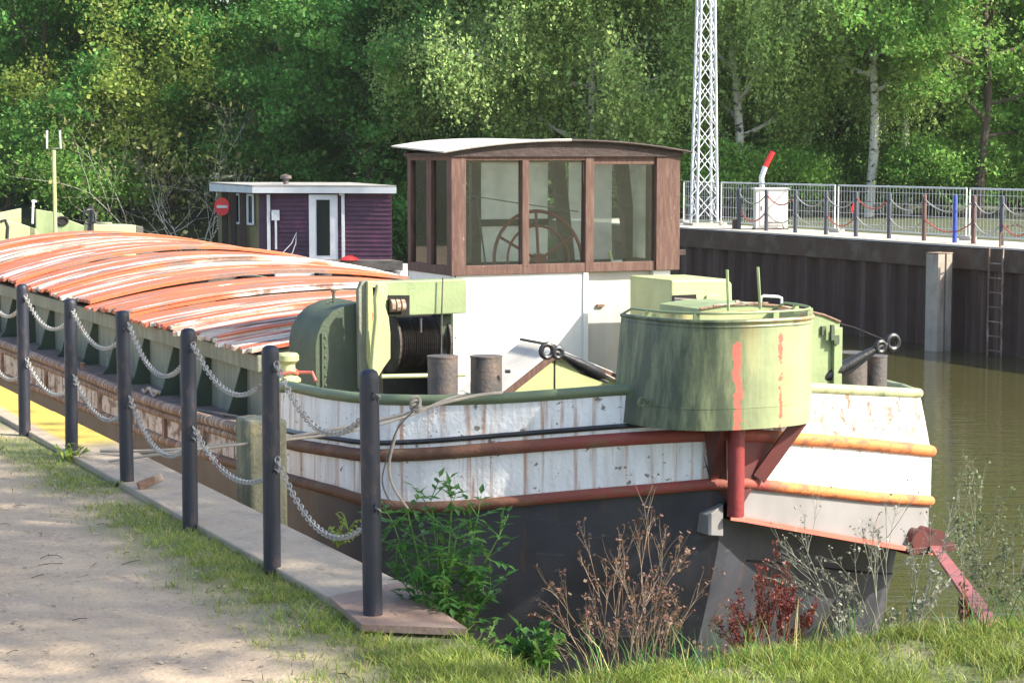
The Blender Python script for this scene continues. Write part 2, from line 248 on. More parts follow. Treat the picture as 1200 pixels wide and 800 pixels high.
# ------------------------------------------------------------------ mesh builder
class MB:
    def __init__(s): s.v = []; s.f = []
    def add(s, vs, fs):
        o = len(s.v); s.v += [tuple(q) for q in vs]; s.f += [tuple(i + o for i in f) for f in fs]; return s
    def box(s, a, b, rot=0, M=None):
        x0, y0, z0 = a; x1, y1, z1 = b
        vs = [Vector(q) for q in ((x0,y0,z0),(x1,y0,z0),(x1,y1,z0),(x0,y1,z0),(x0,y0,z1),(x1,y0,z1),(x1,y1,z1),(x0,y1,z1))]
        if M is not None: vs = [M @ q for q in vs]
        return s.add(vs, [(0,3,2,1),(4,5,6,7),(0,1,5,4),(1,2,6,5),(2,3,7,6),(3,0,4,7)])
    def beam(s, p, q, w, h, up=(0, 0, 1)):
        p = Vector(p); q = Vector(q); d = (q - p).normalized(); u = Vector(up); x = d.cross(u)
        if x.length < 1e-4: x = d.cross(Vector((1, 0, 0)))
        x.normalize(); y = x.cross(d).normalized(); x *= w / 2; y *= h / 2
        vs = [p-x-y, p+x-y, p+x+y, p-x+y, q-x-y, q+x-y, q+x+y, q-x+y]
        return s.add(vs, [(0,1,2,3),(7,6,5,4),(0,4,5,1),(1,5,6,2),(2,6,7,3),(3,7,4,0)])
    def tube(s, pts, r, n=8, cap=True, closed=False):
        P = [Vector(p) for p in pts]; m = len(P); rr = r if hasattr(r, '__len__') else [r] * m
        ring = []; up = None
        for i in range(m):
            if closed: d = P[(i+1) % m] - P[i-1]
            else: d = P[min(i+1, m-1)] - P[max(i-1, 0)]
            if d.length < 1e-9: d = Vector((0, 0, 1))
            d.normalize()
            if up is None:
                up = Vector((0, 0, 1)) if abs(d.z) < .9 else Vector((1, 0, 0))
            x = up.cross(d)
            if x.length < 1e-4: x = Vector((0, 1, 0)).cross(d)
            x.normalize(); up = d.cross(x).normalized()
            ring.append([P[i] + (x * math.cos(2*math.pi*k/n) + up * math.sin(2*math.pi*k/n)) * rr[i] for k in range(n)])
        vs = [q for rg in ring for q in rg]; fs = []
        for i in range(m if closed else m - 1):
            j = (i + 1) % m
            for k in range(n): fs.append((i*n+k, i*n+(k+1)%n, j*n+(k+1)%n, j*n+k))
        if cap and not closed: fs.append(tuple(range(n))[::-1]); fs.append(tuple((m-1)*n+k for k in range(n)))
        return s.add(vs, fs)
    def prism(s, poly, fn0, fn1):
        n = len(poly); vs = [fn0(*p) for p in poly] + [fn1(*p) for p in poly]
        fs = [tuple(range(n))[::-1], tuple(range(n, 2*n))] + [(i, (i+1) % n, n+(i+1) % n, n+i) for i in range(n)]
        return s.add(vs, fs)
    def strip(s, A, B):
        n = len(A); return s.add(list(A) + list(B), [(i, i+1, n+i+1, n+i) for i in range(n-1)])
    def grid(s, rows):
        m = len(rows); n = len(rows[0]); return s.add([q for r in rows for q in r], [(i*n+j, i*n+j+1, (i+1)*n+j+1, (i+1)*n+j) for i in range(m-1) for j in range(n-1)])
    def lathe(s, prof, c=(0, 0, 0), n=20, axis=None):
        rows = []
        for r, z in prof: rows.append([Vector((math.cos(2*math.pi*k/n)*r, math.sin(2*math.pi*k/n)*r, z)) for k in range(n+1)])
        if axis is not None:
            q = Vector((0, 0, 1)).rotation_difference(Vector(axis).normalized()); rows = [[q @ p for p in r] for r in rows]
        return s.grid([[p + Vector(c) for p in r] for r in rows])
    def build(s, name, m, parent=None, smooth=False, bevel=0, solid=0):
        me = bpy.data.meshes.new(name); me.from_pydata(s.v, [], s.f); me.update()
        import bmesh
        bm = bmesh.new(); bm.from_mesh(me); bmesh.ops.remove_doubles(bm, verts=bm.verts, dist=1e-5); bmesh.ops.recalc_face_normals(bm, faces=bm.faces); bm.to_mesh(me); bm.free()
        o = bpy.data.objects.new(name, me); COL.objects.link(o); me.materials.append(m)
        if parent is not None: o.parent = parent
        if smooth:
            me.shade_smooth()
            me.set_sharp_from_angle(angle=R(38))
        if solid:
            q = o.modifiers.new('s', 'SOLIDIFY'); q.thickness = solid; q.offset = 0
        if bevel:
            b = o.modifiers.new('b', 'BEVEL'); b.width = bevel; b.segments = 2; b.limit_method = 'ANGLE'; b.angle_limit = R(40)
        return o
def fastmesh(name, V, Q, m, parent=None):
    """V (n,3), Q (m,k) numpy"""
    me = bpy.data.meshes.new(name); k = Q.shape[1]
    me.vertices.add(len(V)); me.vertices.foreach_set('co', V.astype(np.float32).ravel())
    me.loops.add(Q.size); me.loops.foreach_set('vertex_index', Q.astype(np.int32).ravel())
    me.polygons.add(len(Q)); me.polygons.foreach_set('loop_start', np.arange(0, Q.size, k, dtype=np.int32))
    me.update(calc_edges=True); me.validate()
    o = bpy.data.objects.new(name, me); COL.objects.link(o); me.materials.append(m)
    if parent is not None: o.parent = parent
    return o
def tag(o, label=None, cat=None, group=None, kind=None):
    if label: o['label'] = label
    if cat: o['category'] = cat
    if group: o['group'] = group
    if kind: o['kind'] = kind
    return o
def thing(name, label, cat, loc=(0, 0, 0), rz=0, group=None):
    o = bpy.data.objects.new(name, None); COL.objects.link(o); o.location = loc; o.rotation_euler = (0, 0, rz); o.empty_display_size = .2
    return tag(o, label, cat, group)
def copy_tree(o, parent=None):
    c = o.copy(); COL.objects.link(c)
    if parent is not None: c.parent = parent
    for ch in list(o.children): copy_tree(ch, c)
    return c

# ================================================================== THE SETTING
def sstep(x): x = np.clip(x, 0, 1); return x * x * (3 - 2 * x)
T0 = 6.62; TEND = 66.0
def noise2(x, y): return np.sin(x*1.7+y*.9)*.5 + np.sin(x*3.9-y*2.7+1)*.3 + np.sin(x*9.1+y*7.7)*.2
def gh(c, t):
    """ground height in quay coordinates"""
    c = np.asarray(c, float); t = np.asarray(t, float)
    x = c * NV[0] + t * AV[0]; y = c * NV[1] + t * AV[1]
    near = np.where(c < 3.36, -.012, -4.0)
    crest = T0 + .10 * noise2(x, y) - .22 * np.exp(-((c - 3.7) / .5) ** 2)
    d = t - crest
    bank = -np.where(d > 0, .62 * np.sqrt(d * d + .02) - .09, 0) + .03 * noise2(x*2, y*2) * (np.abs(d) < 3)
    bank = np.maximum(bank, -4)
    z = np.where((c >= 3.36), bank, near)
    far = np.where((t < 54.5), np.where(c > 27.6, 0.0, -4.0), -3.6 + 3.4 * sstep((c - 24.5) / 4.0))
    z = np.where((c > 24) & (t > 12), np.maximum(far, z), z)
    z = np.where((c > 27.6) & (t <= 54.5), 0.0, z)
    endb = -3.6 + 3.4 * sstep((t - TEND) / 4.0)
    return np.where((t > 40) & (c > 3.36), np.maximum(z, endb), z)
def lines(segs):
    out = []
    for a, b, s in segs: out += list(np.arange(a, b, s))
    return np.array(sorted(set(np.round(out, 4))))
cs = lines([(-900, -100, 100), (-100, -12, 8), (-12, -4, .5), (-4, 8, .12), (8, 30, 1.0), (30, 100, 6), (100, 1001, 100)]); cs = np.array(sorted(set(list(cs) + [3.35, 3.37, 27.55, 27.65])))
ts = lines([(-600, -60, 60), (-60, 0, 4), (0, 4, .5), (4, 11, .12), (11, 20, .5), (20, 90, 1.0), (90, 200, 10), (200, 1201, 100)]); ts = np.array(sorted(set(list(ts) + [54.45, 54.55])))
Cg, Tg = np.meshgrid(cs, ts, indexing='ij'); Zg = gh(Cg, Tg)
V = np.stack([Cg * NV[0] + Tg * AV[0], Cg * NV[1] + Tg * AV[1], Zg], -1).reshape(-1, 3)
nc, ntt = len(cs), len(ts); I = np.arange(nc * ntt).reshape(nc, ntt)
Q = np.stack([I[:-1, :-1], I[1:, :-1], I[1:, 1:], I[:-1, 1:]], -1).reshape(-1, 4)
ground = fastmesh('ground', V, Q, M_path); tag(ground, kind='structure')
for m_ in (M_turf, M_woodfloor, M_farpave): ground.data.materials.append(m_)
cm = (Cg[:-1, :-1] + Cg[1:, 1:]) / 2; tm = (Tg[:-1, :-1] + Tg[1:, 1:]) / 2
mi = np.zeros(cm.shape, int)
mi[(cm > 3.36) & (tm < 12)] = 1
mi[((cm > 24) & (tm > 12)) | ((tm > 40))] = 2
ground.data.polygons.foreach_set('material_index', mi.ravel().astype(np.int32)); ground.data.shade_smooth()
# grass / path mix on the near bank, by world position (turf grows along the crest)
def turf_mask(x, y):
    c, t = x * NV[0] + y * NV[1], x * AV[0] + y * AV[1]
    n = noise2(x * 2.1, y * 2.1) * .16 + noise2(x * 6, y * 6 + 2) * .07
    a = sstep((x + 1.02 + n * 1.4 - (y - 7.4) * .25) / .55) * (c < 12)         # right side: lawn
    edge = np.abs(c - (2.97 + n * .7)) / .30                                    # tufts along the slab
    b = (1 - sstep(edge - .5)) * (t > 6.5) * sstep((noise2(t * 1.1, 3) + .95) / .8)
    return np.clip(np.maximum(a, b), 0, 1)
at = ground.data.attributes.new('turf', 'FLOAT', 'POINT')
at.data.foreach_set('value', turf_mask(V[:, 0], V[:, 1]).astype(np.float32))
nt_ = M_path.node_tree; N_ = nt_.nodes; an = N_.new('ShaderNodeAttribute'); an.attribute_name = 'turf'
pb = N_['Principled BSDF']; src = pb.inputs['Base Color'].links[0].from_socket
mx_ = N_.new('ShaderNodeMix'); mx_.data_type = 'RGBA'; mx_.inputs[7].default_value = (.15, .155, .065, 1)
nt_.links.new(an.outputs['Fac'], mx_.inputs[0]); nt_.links.new(src, mx_.inputs[6]); nt_.links.new(mx_.outputs[2], pb.inputs['Base Color'])

# water
mw = bpy.data.materials.new('canal_water'); mw.use_nodes = True; N = mw.node_tree.nodes; L = mw.node_tree.links; p = N['Principled BSDF']
p.inputs['Base Color'].default_value = (.062, .058, .022, 1); p.inputs['Roughness'].default_value = .045; p.inputs['IOR'].default_value = 1.33
tc = N.new('ShaderNodeTexCoord'); mp = N.new('ShaderNodeMapping'); mp.inputs['Scale'].default_value = (.55, 2.2, 1); L.new(tc.outputs['Object'], mp.inputs['Vector'])
n1 = N.new('ShaderNodeTexNoise'); n1.inputs['Scale'].default_value = 3.4; n1.inputs['Detail'].default_value = 4; L.new(mp.outputs[0], n1.inputs['Vector'])
b = N.new('ShaderNodeBump'); b.inputs['Strength'].default_value = .26; b.inputs['Distance'].default_value = .05; L.new(n1.outputs[0], b.inputs['Height']); L.new(b.outputs[0], p.inputs['Normal'])
mb = MB(); mb.grid([[W(c, t, -2.2) for t in np.linspace(3, 72, 8)] for c in (3.0, 10, 20, 28.5)]); tag(mb.build('water', mw), kind='structure')

# near quay slab: plates laid end to end, and its wall
mb = MB(); t = 8.1; k = 0; joints = []
rnd = random.Random(3)
while t < 60:
    l = 2.4; j = rnd.uniform(-.02, .02)
    mb.box((3.08, t + .008, -.16), (3.50 + j * .5, t + l - .008, .022 + .003 * rnd.random())); t += l
slab = mb.build('pavement', M_slab, bevel=.008); slab.rotation_euler = (0, 0, ANG); tag(slab, kind='structure')
for v_ in slab.data.vertices: pass
tip = onz(548, 735, .03); A1 = onz(425, 724, .03)
cA = ct(tip.x, tip.y); 
mb = MB()
P = [W(2.90, 7.9, .03), W(3.10, 7.45, .03), W(3.02, 7.25, .03)]
poly = [W(2.86, 7.93, .034), onz(424, 731, .034), onz(548, 736, .034), onz(505, 707, .034), onz(508, 700, .034), W(3.50, 7.93, .034)]
poly[5] = W(3.49, 8.42, .034); poly[0] = W(3.07, 8.25, .034)
n = len(poly); mb.add(poly + [q - Vector((0, 0, .03)) for q in poly], [tuple(range(n)), tuple(range(2*n-1, n-1, -1))] + [(i, (i+1) % n, n+(i+1) % n, n+i) for i in range(n)])
tag(mb.build('rusty_plate', M_slabred), 'rusty brown steel plate ending in a point over the bank beside the nearest post', 'metal plate')
mb = MB(); n_ = 0
tt = np.arange(7.6, 70, .2); prof = [0, .10, .10, 0]
A = []; B = []
for i, t in enumerate(tt):
    o = [.0, .0, .12, .12][i % 4]; A.append(W(3.22 + o, t, -.03)); B.append(W(3.22 + o, t, -3.6))
mb.strip(A, B); tag(mb.build('near_quay_wall', M_sheet, solid=.02), 'dark steel sheet piling under the near quay slab beside the barge', 'quay wall')

# far quay: corrugated sheet pile wall, cap beam, paving
fq = thing('sheet_pile_wall', 'long rusty dark corrugated steel quay wall across the canal', 'quay wall', W(27.4, 40, -2.2), ANG)
mb = MB(); A = []; B = []
for i, t in enumerate(np.arange(-34, 14.3, .20)):
    o = [0, 0, -.17, -.17][i % 4]; A.append((o + .05, t, 2.0)); B.append((o + .05, t, -1.4))
mb.strip(A, B)
mb.add([(.05, 14.2, 2.0), (30, 14.2, 2.0), (30, 14.2, -1.4), (.05, 14.2, -1.4)], [(0, 1, 2, 3)])
mb.build('sheet_piles', M_sheet, fq)
mb = MB(); mb.box((-.16, -34, 1.72), (.30, 14.25, 2.16)); mb.build('cap_beam', M_cap, fq, bevel=.01)
mb = MB(); mb.grid([[W(c, t, z) for t in np.linspace(0, 54.2, 30)] for c, z in ((27.3, -.02), (27.3, .02), (29.4, .02))]); tag(mb.build('quay_path', M_farpave), kind='structure')

# ================================================================== THE BARGE
barge = thing('barge', 'old cargo barge with white wheelhouse, green bow fittings and orange hatch boards', 'barge', W(BX, 0, 0), ANG)
B0 = barge
G = [(335, 452), (380, 462), (430, 468), (500, 470), (600, 467), (730, 457), (860, 452), (950, 455), (1020, 459), (1078, 462), (1200, 462)]
R1 = [(-200, 330), (0, 402), (90, 436), (160, 466), (213, 483), (273, 500), (345, 521), (430, 534), (500, 532), (600, 524), (730, 514), (850, 508), (935, 514), (1000, 519), (1060, 525), (1097, 529), (1200, 530)]
R2 = [(-200, 360), (0, 439), (70, 466), (140, 494), (213, 524), (280, 545), (340, 561), (400, 577), (440, 590), (480, 595), (550, 592), (667, 581), (800, 570), (860, 564), (950, 574), (1030, 583), (1097, 587), (1200, 590)]
LG = [(858, 605), (950, 622), (1050, 640), (1100, 648), (1200, 655)]
# outline of the bow in plan
def bow(s):
    """s in [-1,1]: port corner -> stem -> starboard corner ; returns (v,t)"""
    q = abs(s)
    pts = [(0, 11.9), (.45, 12.15), (.9, 12.41), (1.35, 12.68), (1.75, 12.93), (2.0, 13.15), (2.18, 13.42), (2.28, 13.75), (2.33, 14.1), (2.35, 14.5)] if s < 0 else \
          [(0, 11.9), (.5, 12.02), (1.0, 12.17), (1.5, 12.33), (1.95, 12.5), (2.25, 12.68), (2.48, 12.92), (2.64, 13.3), (2.72, 13.7), (2.76, 14.1)]
    k = q * (len(pts) - 1); i = min(int(k), len(pts) - 2); f = k - i
    return 2.35 + (-1 if s < 0 else 1) * (pts[i][0] * (1-f) + pts[i+1][0] * f), pts[i][1] * (1-f) + pts[i+1][1] * f
OUT = [(0.0, t) for t in np.linspace(37, 14.75, 40)] + [bow(s) for s in np.linspace(-1, 1, 73)] + [(5.11, t) for t in np.linspace(14.5, 37, 10)]
def frontmost(v, t): return t < 13.2 or v < .2
zr1, zr2, zg = [], [], []
for v, t in OUT:
    if v > 4.9 and t > 12.95: zr1.append(None); zr2.append(None); zg.append(None)
    else: zr1.append(zat(v, t, R1)); zr2.append(zat(v, t, R2)); zg.append(zat(v, t, G))
def fill(z):
    l = [q for q in z if q is not None][-1]; return [l if q is None else q for q in z]
zr1, zr2, zg = fill(zr1), fill(zr2), fill(zg)
def smooth_(z, n=2):
    for _ in range(n): z = [z[0]] + [(z[i-1] + 2*z[i] + z[i+1]) / 4 for i in range(1, len(z)-1)] + [z[-1]]
    return z
zr1, zr2, zg = smooth_(zr1), smooth_(zr2), smooth_(zg)
i0 = next(i for i, (v, t) in enumerate(OUT) if t <= 14.8)        # bulwark starts here on the port side
for i in range(len(OUT)):
    if OUT[i][0] < .1 and OUT[i][1] > 14.3: zg[i] = zg[i0 + 1]
mid = len(OUT) // 2
ist = min(range(len(OUT)), key=lambda i: OUT[i][1])            # the stem
def inset(v, t, d, k=1):
    cx, cy = 2.6, 18.0
    if t > 14.5: return (v + (d if v < 2.6 else -d), t)
    dx, dy = cx - v, cy - t; l = math.hypot(dx, dy); return (v + dx / l * d, t + dy / l * d)
def th(i): return .02 if i < ist else .02 + .11 * min(1, (i - ist) / 30)
for a_, b_, nm, m_ in ((i0, ist + 1, 'bulwark', M_white), (ist, len(OUT), 'bulwark', M_white_flaky)):
    mb = MB(); rg = range(a_, b_)
    mb.grid([[(*inset(*OUT[i], th(i) * k), zr1[i] + (zg[i] - zr1[i]) * k) for i in rg] for k in (0, .33, .66, 1)])
    mb.grid([[(*inset(*OUT[i], .03 + th(i) * k), zr1[i] - .15 + (zg[i] - zr1[i] + .15) * k) for i in rg] for k in (0, .5, 1)])
    mb.build(nm, m_, B0, smooth=True)
for a_, b_, nm, m_ in ((0, i0 + 2, 'hull_band', M_peel_side), (i0 + 1, ist + 1, 'hull_band', M_white), (ist, len(OUT), 'hull_band', M_white_band)):
    mb = MB(); rg = range(a_, b_); mb.grid([[(*OUT[i], zr2[i] + (zr1[i] - zr2[i]) * k) for i in rg] for k in (0, .33, .66, 1)]); mb.build(nm, m_, B0, smooth=True)
def lower(v, t, k, off=0.0):        # rakes aft towards the bottom
    if t < 14.5:
        f = (14.5 - t) / 2.6; return inset(v, t + .55 * f * k ** 1.3 + 0, (.42 * k ** 1.5) * f + off)
    return (v + (off if v < 2.6 else -off), t)
mb = MB(); rg = range(0, ist + 1)
rows = []
def kz(z): return max(0, min(1, (-.15 - z) / 2.55))
for k in np.linspace(0, 1, 9): rows.append([(*lower(*OUT[i], kz(zr2[i] + (-2.7 - zr2[i]) * k)), zr2[i] + (-2.7 - zr2[i]) * k) for i in rg])
mb.grid(rows); mb.build('hull_bottom', M_black, B0, smooth=True)
zl = [zat(v, t, LG) if i >= ist and not (v > 4.9 and t > 12.95) else None for i, (v, t) in enumerate(OUT)]
for i in range(ist): zl[i] = 0
zl = fill(zl)
rg = range(ist, len(OUT))
mb = MB(); mb.grid([[(*inset(*OUT[i], .01), zl[i] + (zr2[i] - zl[i]) * k) for i in rg] for k in (0, .5, 1)]); mb.build('bow_panel', M_greyhull, B0, smooth=True)
mb = MB(); mb.grid([[(*inset(*OUT[i], d), zl[i] + dz) for i in rg] for d, dz in ((.0, .018), (-.035, .012), (-.035, -.02), (.17, -.03))]); mb.build('bow_ledge', M_ledge, B0)
mb = MB(); rows = []
for k in np.linspace(0, 1, 9): rows.append([(*lower(*OUT[i], kz(zl[i] - .025 + (-2.7 - zl[i]) * k), .15 * min(1, (i - ist) / 6)), zl[i] - .025 + (-2.7 - zl[i]) * k) for i in rg])
mb.grid(rows); mb.build('hull_bottom', M_black, B0, smooth=True)
# plate seams welded on the black bottom
mb = MB(); 
for kk, a_, b_ in ((.47, i0, ist), (.15, ist + 3, ist + 30)):
    mb.tube([(*inset(*lower(*OUT[i], kz(zr2[i] + (-2.7 - zr2[i]) * kk) if a_ < ist else kz(zl[i] + (-2.7 - zl[i]) * kk), .15 * min(1, (i - ist) / 6) if a_ >= ist else 0), -.002), zr2[i] + (-2.7 - zr2[i]) * kk if a_ < ist else zl[i] + (-2.7 - zl[i]) * kk) for i in range(a_, b_)], .009, 5)
mb.build('plate_seam', M_dark, B0)
for i in (i0 + 12, ist - 20, ist + 14, ist + 24):
    mb = MB(); mb.tube([(*inset(*OUT[i], -.001), zr2[i] + (zr1[i] - zr2[i]) * q) for q in (0, .5, 1)], .004, 5); mb.build('plate_seam', M_white, B0)
def rail(idx, zs, r, m, name, off=0.0, dz=0):
    mb = MB(); mb.tube([(*inset(*OUT[i], off(i) if callable(off) else off), zs[i] + dz) for i in idx], r, 12); return mb.build(name, m, B0, smooth=True)
GI = list(range(i0, len(OUT)))
rail([i for i in GI if OUT[i][0] < 1.95 or i > ist + 5 or True], zg, .040, M_gunwale, 'gunwale_rail', off=lambda i: th(i) + .012)
rail(list(range(i0, len(OUT))), zr1, .046, M_rail, 'rub_rail', off=0)
rail(list(range(i0 - 2, len(OUT))), zr2, .040, M_rail, 'rub_rail', off=0)
mb = MB(); mb.tube([(*inset(*OUT[i], 0), zr1[i] + .09) for i in range(i0, ist)], .02, 6); mb.build('hull_moulding', M_blacksteel, B0, smooth=True)
# port side: rails and the battered deck lip
rail(list(range(0, i0 + 1)), zr1, .045, M_lip, 'deck_lip', dz=.0)
rail(list(range(0, i0 + 1)), [z - .075 for z in zr1], .032, M_lip, 'rub_rail')
rail(list(range(0, i0 - 1)), zr2, .04, M_lip, 'rub_rail')
mb = MB(); rr = random.Random(4)
for tt_ in np.arange(15.2, 30, 1.15):
    i = min(range(0, i0), key=lambda q: abs(OUT[q][1] - tt_)); mb = MB(); mb.box((-.03, tt_ - .035, zr2[i]), (.01, tt_ + .035, zr1[i] - .05)); mb.build('hull_rib', M_lip, B0)
ZD = float(np.mean([zr1[i] for i in range(i0 - 10, i0)]))
# side deck and fore deck
mb = MB(); mb.grid([[(v, OUT[i][1], zr1[i] - .035) for i in range(0, i0 + 1)] for v in (.02, .5)]); mb.build('side_deck', M_sidedeck, B0)
FD = float(min(zg)) - .42
mb = MB(); fr = [(*inset(*OUT[i], .035), FD) for i in range(i0 - 2, len(OUT) - 8)]; n = len(fr)
mb.add(fr, [tuple(range(n))]); mb.box((.02, 16.2, FD - .02), (5.18, 16.9, FD)); mb.build('fore_deck', M_deck, B0)
# bulwark end plate at the port side
# hatch coaming
ZC = .26
mb = MB(); zc = [(t, float(np.interp(-t, [-o[1] for o in OUT[:i0]], zr1[:i0]))) for t in np.linspace(16.3, 30.5, 30)]
mb.grid([[(.50, t, z - .04) for t, z in zc], [(.50, t, ZC) for t, z in zc]])
mb.add([(.5, 16.3, -.5), (4.7, 16.3, -.5), (4.7, 16.3, ZC + .2), (.5, 16.3, ZC)], [(0, 1, 2, 3)])
mb.build('hatch_coaming', M_coaming, B0)
mb = MB(); mb.box((.43, 16.25, ZC - .13), (.50, 30.6, ZC + .015)); mb.build('coaming_beam', M_coaming, B0, bevel=.01)
for t in np.arange(16.75, 30.3, 1.02):
    z0 = float(np.interp(-t, [-o[1] for o in OUT[:i0]], zr1[:i0])) - .035
    mb = MB(); mb.prism([(.5, z0), (.28, z0), (.34, z0 + .07), (.45, ZC - .12), (.5, ZC - .12)], lambda a, b, t=t: (a, t - .012, b), lambda a, b, t=t: (a, t + .012, b)); mb.build('coaming_bracket', M_green_dull, B0)
# hatch covers: cambered boards, ragged ends
def camber(v, t=16.3): q = (v - 2.6) / 2.25; return ZC + .02 + (t - 16.3) * .006 + float(np.interp(t, [16, 19.5, 24.8, 30], [.17, .21, .38, .36])) * (1 - abs(q) ** 2.0)
rr = random.Random(11); t = 16.22; k = 0
while t < 30.3:
    l = rr.choice([.62, .7, .8, .95]) if t < 24 else rr.choice([.9, 1.2]); lift = rr.uniform(0, .022) + (.02 if k % 2 else 0); mb = MB()
    nb = int(round(l / .11)); bw = l / nb; skew = rr.uniform(-.02, .02)
    for j in range(nb):
        ta = t + j * bw; rag = rr.uniform(-.045, .03) - (.02 if rr.random() < .15 else 0); warp = rr.uniform(-.007, .010)
        vs0 = .36 + rag
        vv = [vs0] + list(np.linspace(.6, 4.7, 15)) + [4.85]
        top = [(v, ta + .006, camber(v, t) + lift + warp + .02) for v in vv]; top2 = [(v, ta + bw - .006, camber(v, t) + lift + warp + .02 + .004) for v in vv]
        lo = [(v, ta + .006, camber(v, t) + lift + warp - .012) for v in vv]; lo2 = [(v, ta + bw - .006, camber(v, t) + lift + warp - .012) for v in vv]
        mb.strip(top, top2); mb.strip(lo, top); mb.strip(top2, lo2); mb.add([top[0], top2[0], lo2[0], lo[0]], [(0, 1, 2, 3)])
    o = mb.build('hatch_cover', M_hatch_old if t < 18.6 or k % 5 == 3 else M_hatch, B0)
    mb = MB(); mb.tube([(v, t + .02, camber(v, t) + lift + .03) for v in np.linspace(.38, 4.8, 18)], .013, 6); mb.build('batten', M_hatch, o, smooth=True)
    t += l; k += 1
mb = MB()
for dt in (0,): mb.prism([(v, camber(v) - .01) for v in np.linspace(.5, 4.7, 20)] + [(4.7, -.3), (.5, -.3)], lambda a, b: (a, 16.28, b), lambda a, b: (a, 16.31, b))
mb.build('hatch_end_board', M_coaming, B0)

# ---- wheelhouse
WV0, WV1, WT0, WT1 = 1.77, 3.92, 15.3, 16.22
c0 = onT(530, 322, WT0); c1 = onT(795, 318, WT0); WV0, WV1 = c0.x, c1.x
zs = onT(660, 319, WT0).z; zw1 = onT(660, 188, WT0).z; ztop = onT(530, 182, WT0).z
wh = MB(); wm = onT(690, 318, WT0).x; wd = onT(767, 318, WT0).x; we = onT(787, 318, WT0).x
wh.box((WV0 + .005, WT0 + .005, FD), (wm, WT0 + .04, zs))                              # white front panel
wh.box((wm - .055, WT0 - .012, FD), (wm - .01, WT0 + .004, zs))
wh.box((wd, WT0 + .02, FD), (we, WT0 + .12, zs))
wh.box((WV0 + .0, WT0 + .04, FD), (WV0 + .035, WT1, zs)); wh.box((WV0, WT1 - .03, FD), (we, WT1, zs)); wh.box((we - .03, WT0 + .12, FD), (we, WT1, zs))
whp = wh.build('wheelhouse', M_white_house, B0, bevel=.004)
mb = MB(); mb.box((wm + .002, WT0 + .075, FD), (wd - .002, WT0 + .11, zs)); mb.build('door', M_grey_panel, whp)
for zz in np.arange(FD + .3, zs, .25): mb = MB(); mb.lathe([(0, .0), (.008, .0), (.006, .006), (0, .008)], (WV0 + .03, WT0 + .006, zz), 8, axis=(0, -1, 0)); mb.build('screw', M_steel, whp)
fr = MB(); ho = .012
def vx(px): return onT(px, 250, WT0).x
def frame_post(m, v0, v1, z0, z1, t0=WT0 - .02, t1=WT0 + .06): m.box((v0, t0, z0), (v1, t1, z1))
zb = zs - .005; zt = ztop
frame_post(fr, WV0 - .015, vx(545), zb, zt); frame_post(fr, vx(611), vx(619), zs + .06, zw1); frame_post(fr, vx(685), vx(695), zb, zt)
fr.box((vx(545), WT0 - .018, zb), (vx(685), WT0 + .06, zs + .075)); fr.box((vx(695), WT0 + .0, zb), (vx(768), WT0 + .06, zs + .075))
fr.box((vx(545), WT0 - .014, zw1), (vx(685), WT0 + .06, zt)); fr.box((vx(695), WT0 + .002, zw1 - .035), (vx(768), WT0 + .06, zt))
fr.box((vx(768), WT0 - .02, zb - .0), (WV1, WT0 + .08, zt))
# port side
def tz(px): return onV(px, 250, WV0).y
pt = [(WT0 + .06, WT0 + .12), (tz(505) - .0, tz(505) + .09), (WT1 - .07, WT1)]
fr.box((WV0 - .012, WT0 + .06, zb), (WV0 + .05, WT1, zs + .07)); fr.box((WV0 - .012, WT0 + .06, zw1), (WV0 + .05, WT1, zt))
for a_, b_ in ((WT0 + .06, WT0 + .09), ((WT0 + WT1) / 2 - .05, (WT0 + WT1) / 2 + .05), (WT1 - .07, WT1)): fr.box((WV0 - .010, a_, zs + .07), (WV0 + .048, b_, zw1))
# starboard side and rear
fr.box((WV1 - .05, WT0 + .08, zb), (WV1, WT1, zs + .07)); fr.box((WV1 - .05, WT0 + .08, zw1), (WV1, WT1, zt))
for a_, b_ in (((WT0 + WT1) / 2 - .04, (WT0 + WT1) / 2 + .04), (WT1 - .07, WT1)): fr.box((WV1 - .048, a_, zs + .07), (WV1 - .002, b_, zw1))
fr.build('window_frame', M_wood, whp, bevel=.004)
rf = MB(); va = [WV0 + .05, onT(556, 250, WT1).x, onT(640, 250, WT1).x, onT(715, 250, WT1).x, onT(757, 250, WT1).x]
rf.box((WV0 + .05, WT1 - .06, zb), (WV1 - .05, WT1, zs + .05)); rf.box((WV0 + .05, WT1 - .06, zw1 - .02), (WV1 - .05, WT1, zt))
rf.box((va[1] - .05, WT1 - .055, zs + .05), (va[1] + .04, WT1, zw1))
rf.box((va[1] + .04, WT1 - .05, zs + .36), (va[2], WT1 - .005, zs + .42))
for vv_, ln in ((va[2], .11), (va[3], .10)):
    rf.prism([(vv_ - .0, zw1), (vv_ + .10, zw1), (vv_ + .10 + ln, zs + .05), (vv_ + ln, zs + .05)], lambda a, b: (a, WT1 - .16, b), lambda a, b: (a, WT1 - .06, b))
rf.box((va[4], WT1 - .25, zs + .08), (va[4] + .03, WT1 - .20, zw1)); rf.box((va[4] + .03, WT1 - .24, zs + .08), (va[4] + .28, WT1 - .20, zs + .13)); rf.box((va[4] + .14, WT1 - .24, zs + .13), (va[4] + .17, WT1 - .20, zw1))
rf.build('rear_window_frame', M_wood_dark, whp, bevel=.004)
for a_, b_ in ((vx(545), vx(611)), (vx(619), vx(685)), (vx(695), vx(768))):
    mb = MB(); mb.box((a_, WT0 + .018, zs + .075), (b_, WT0 + .024, zw1 - (.035 if a_ > wm - .05 else 0))); mb.build('window_pane', M_glass, whp)
tmid = (WT0 + WT1) / 2
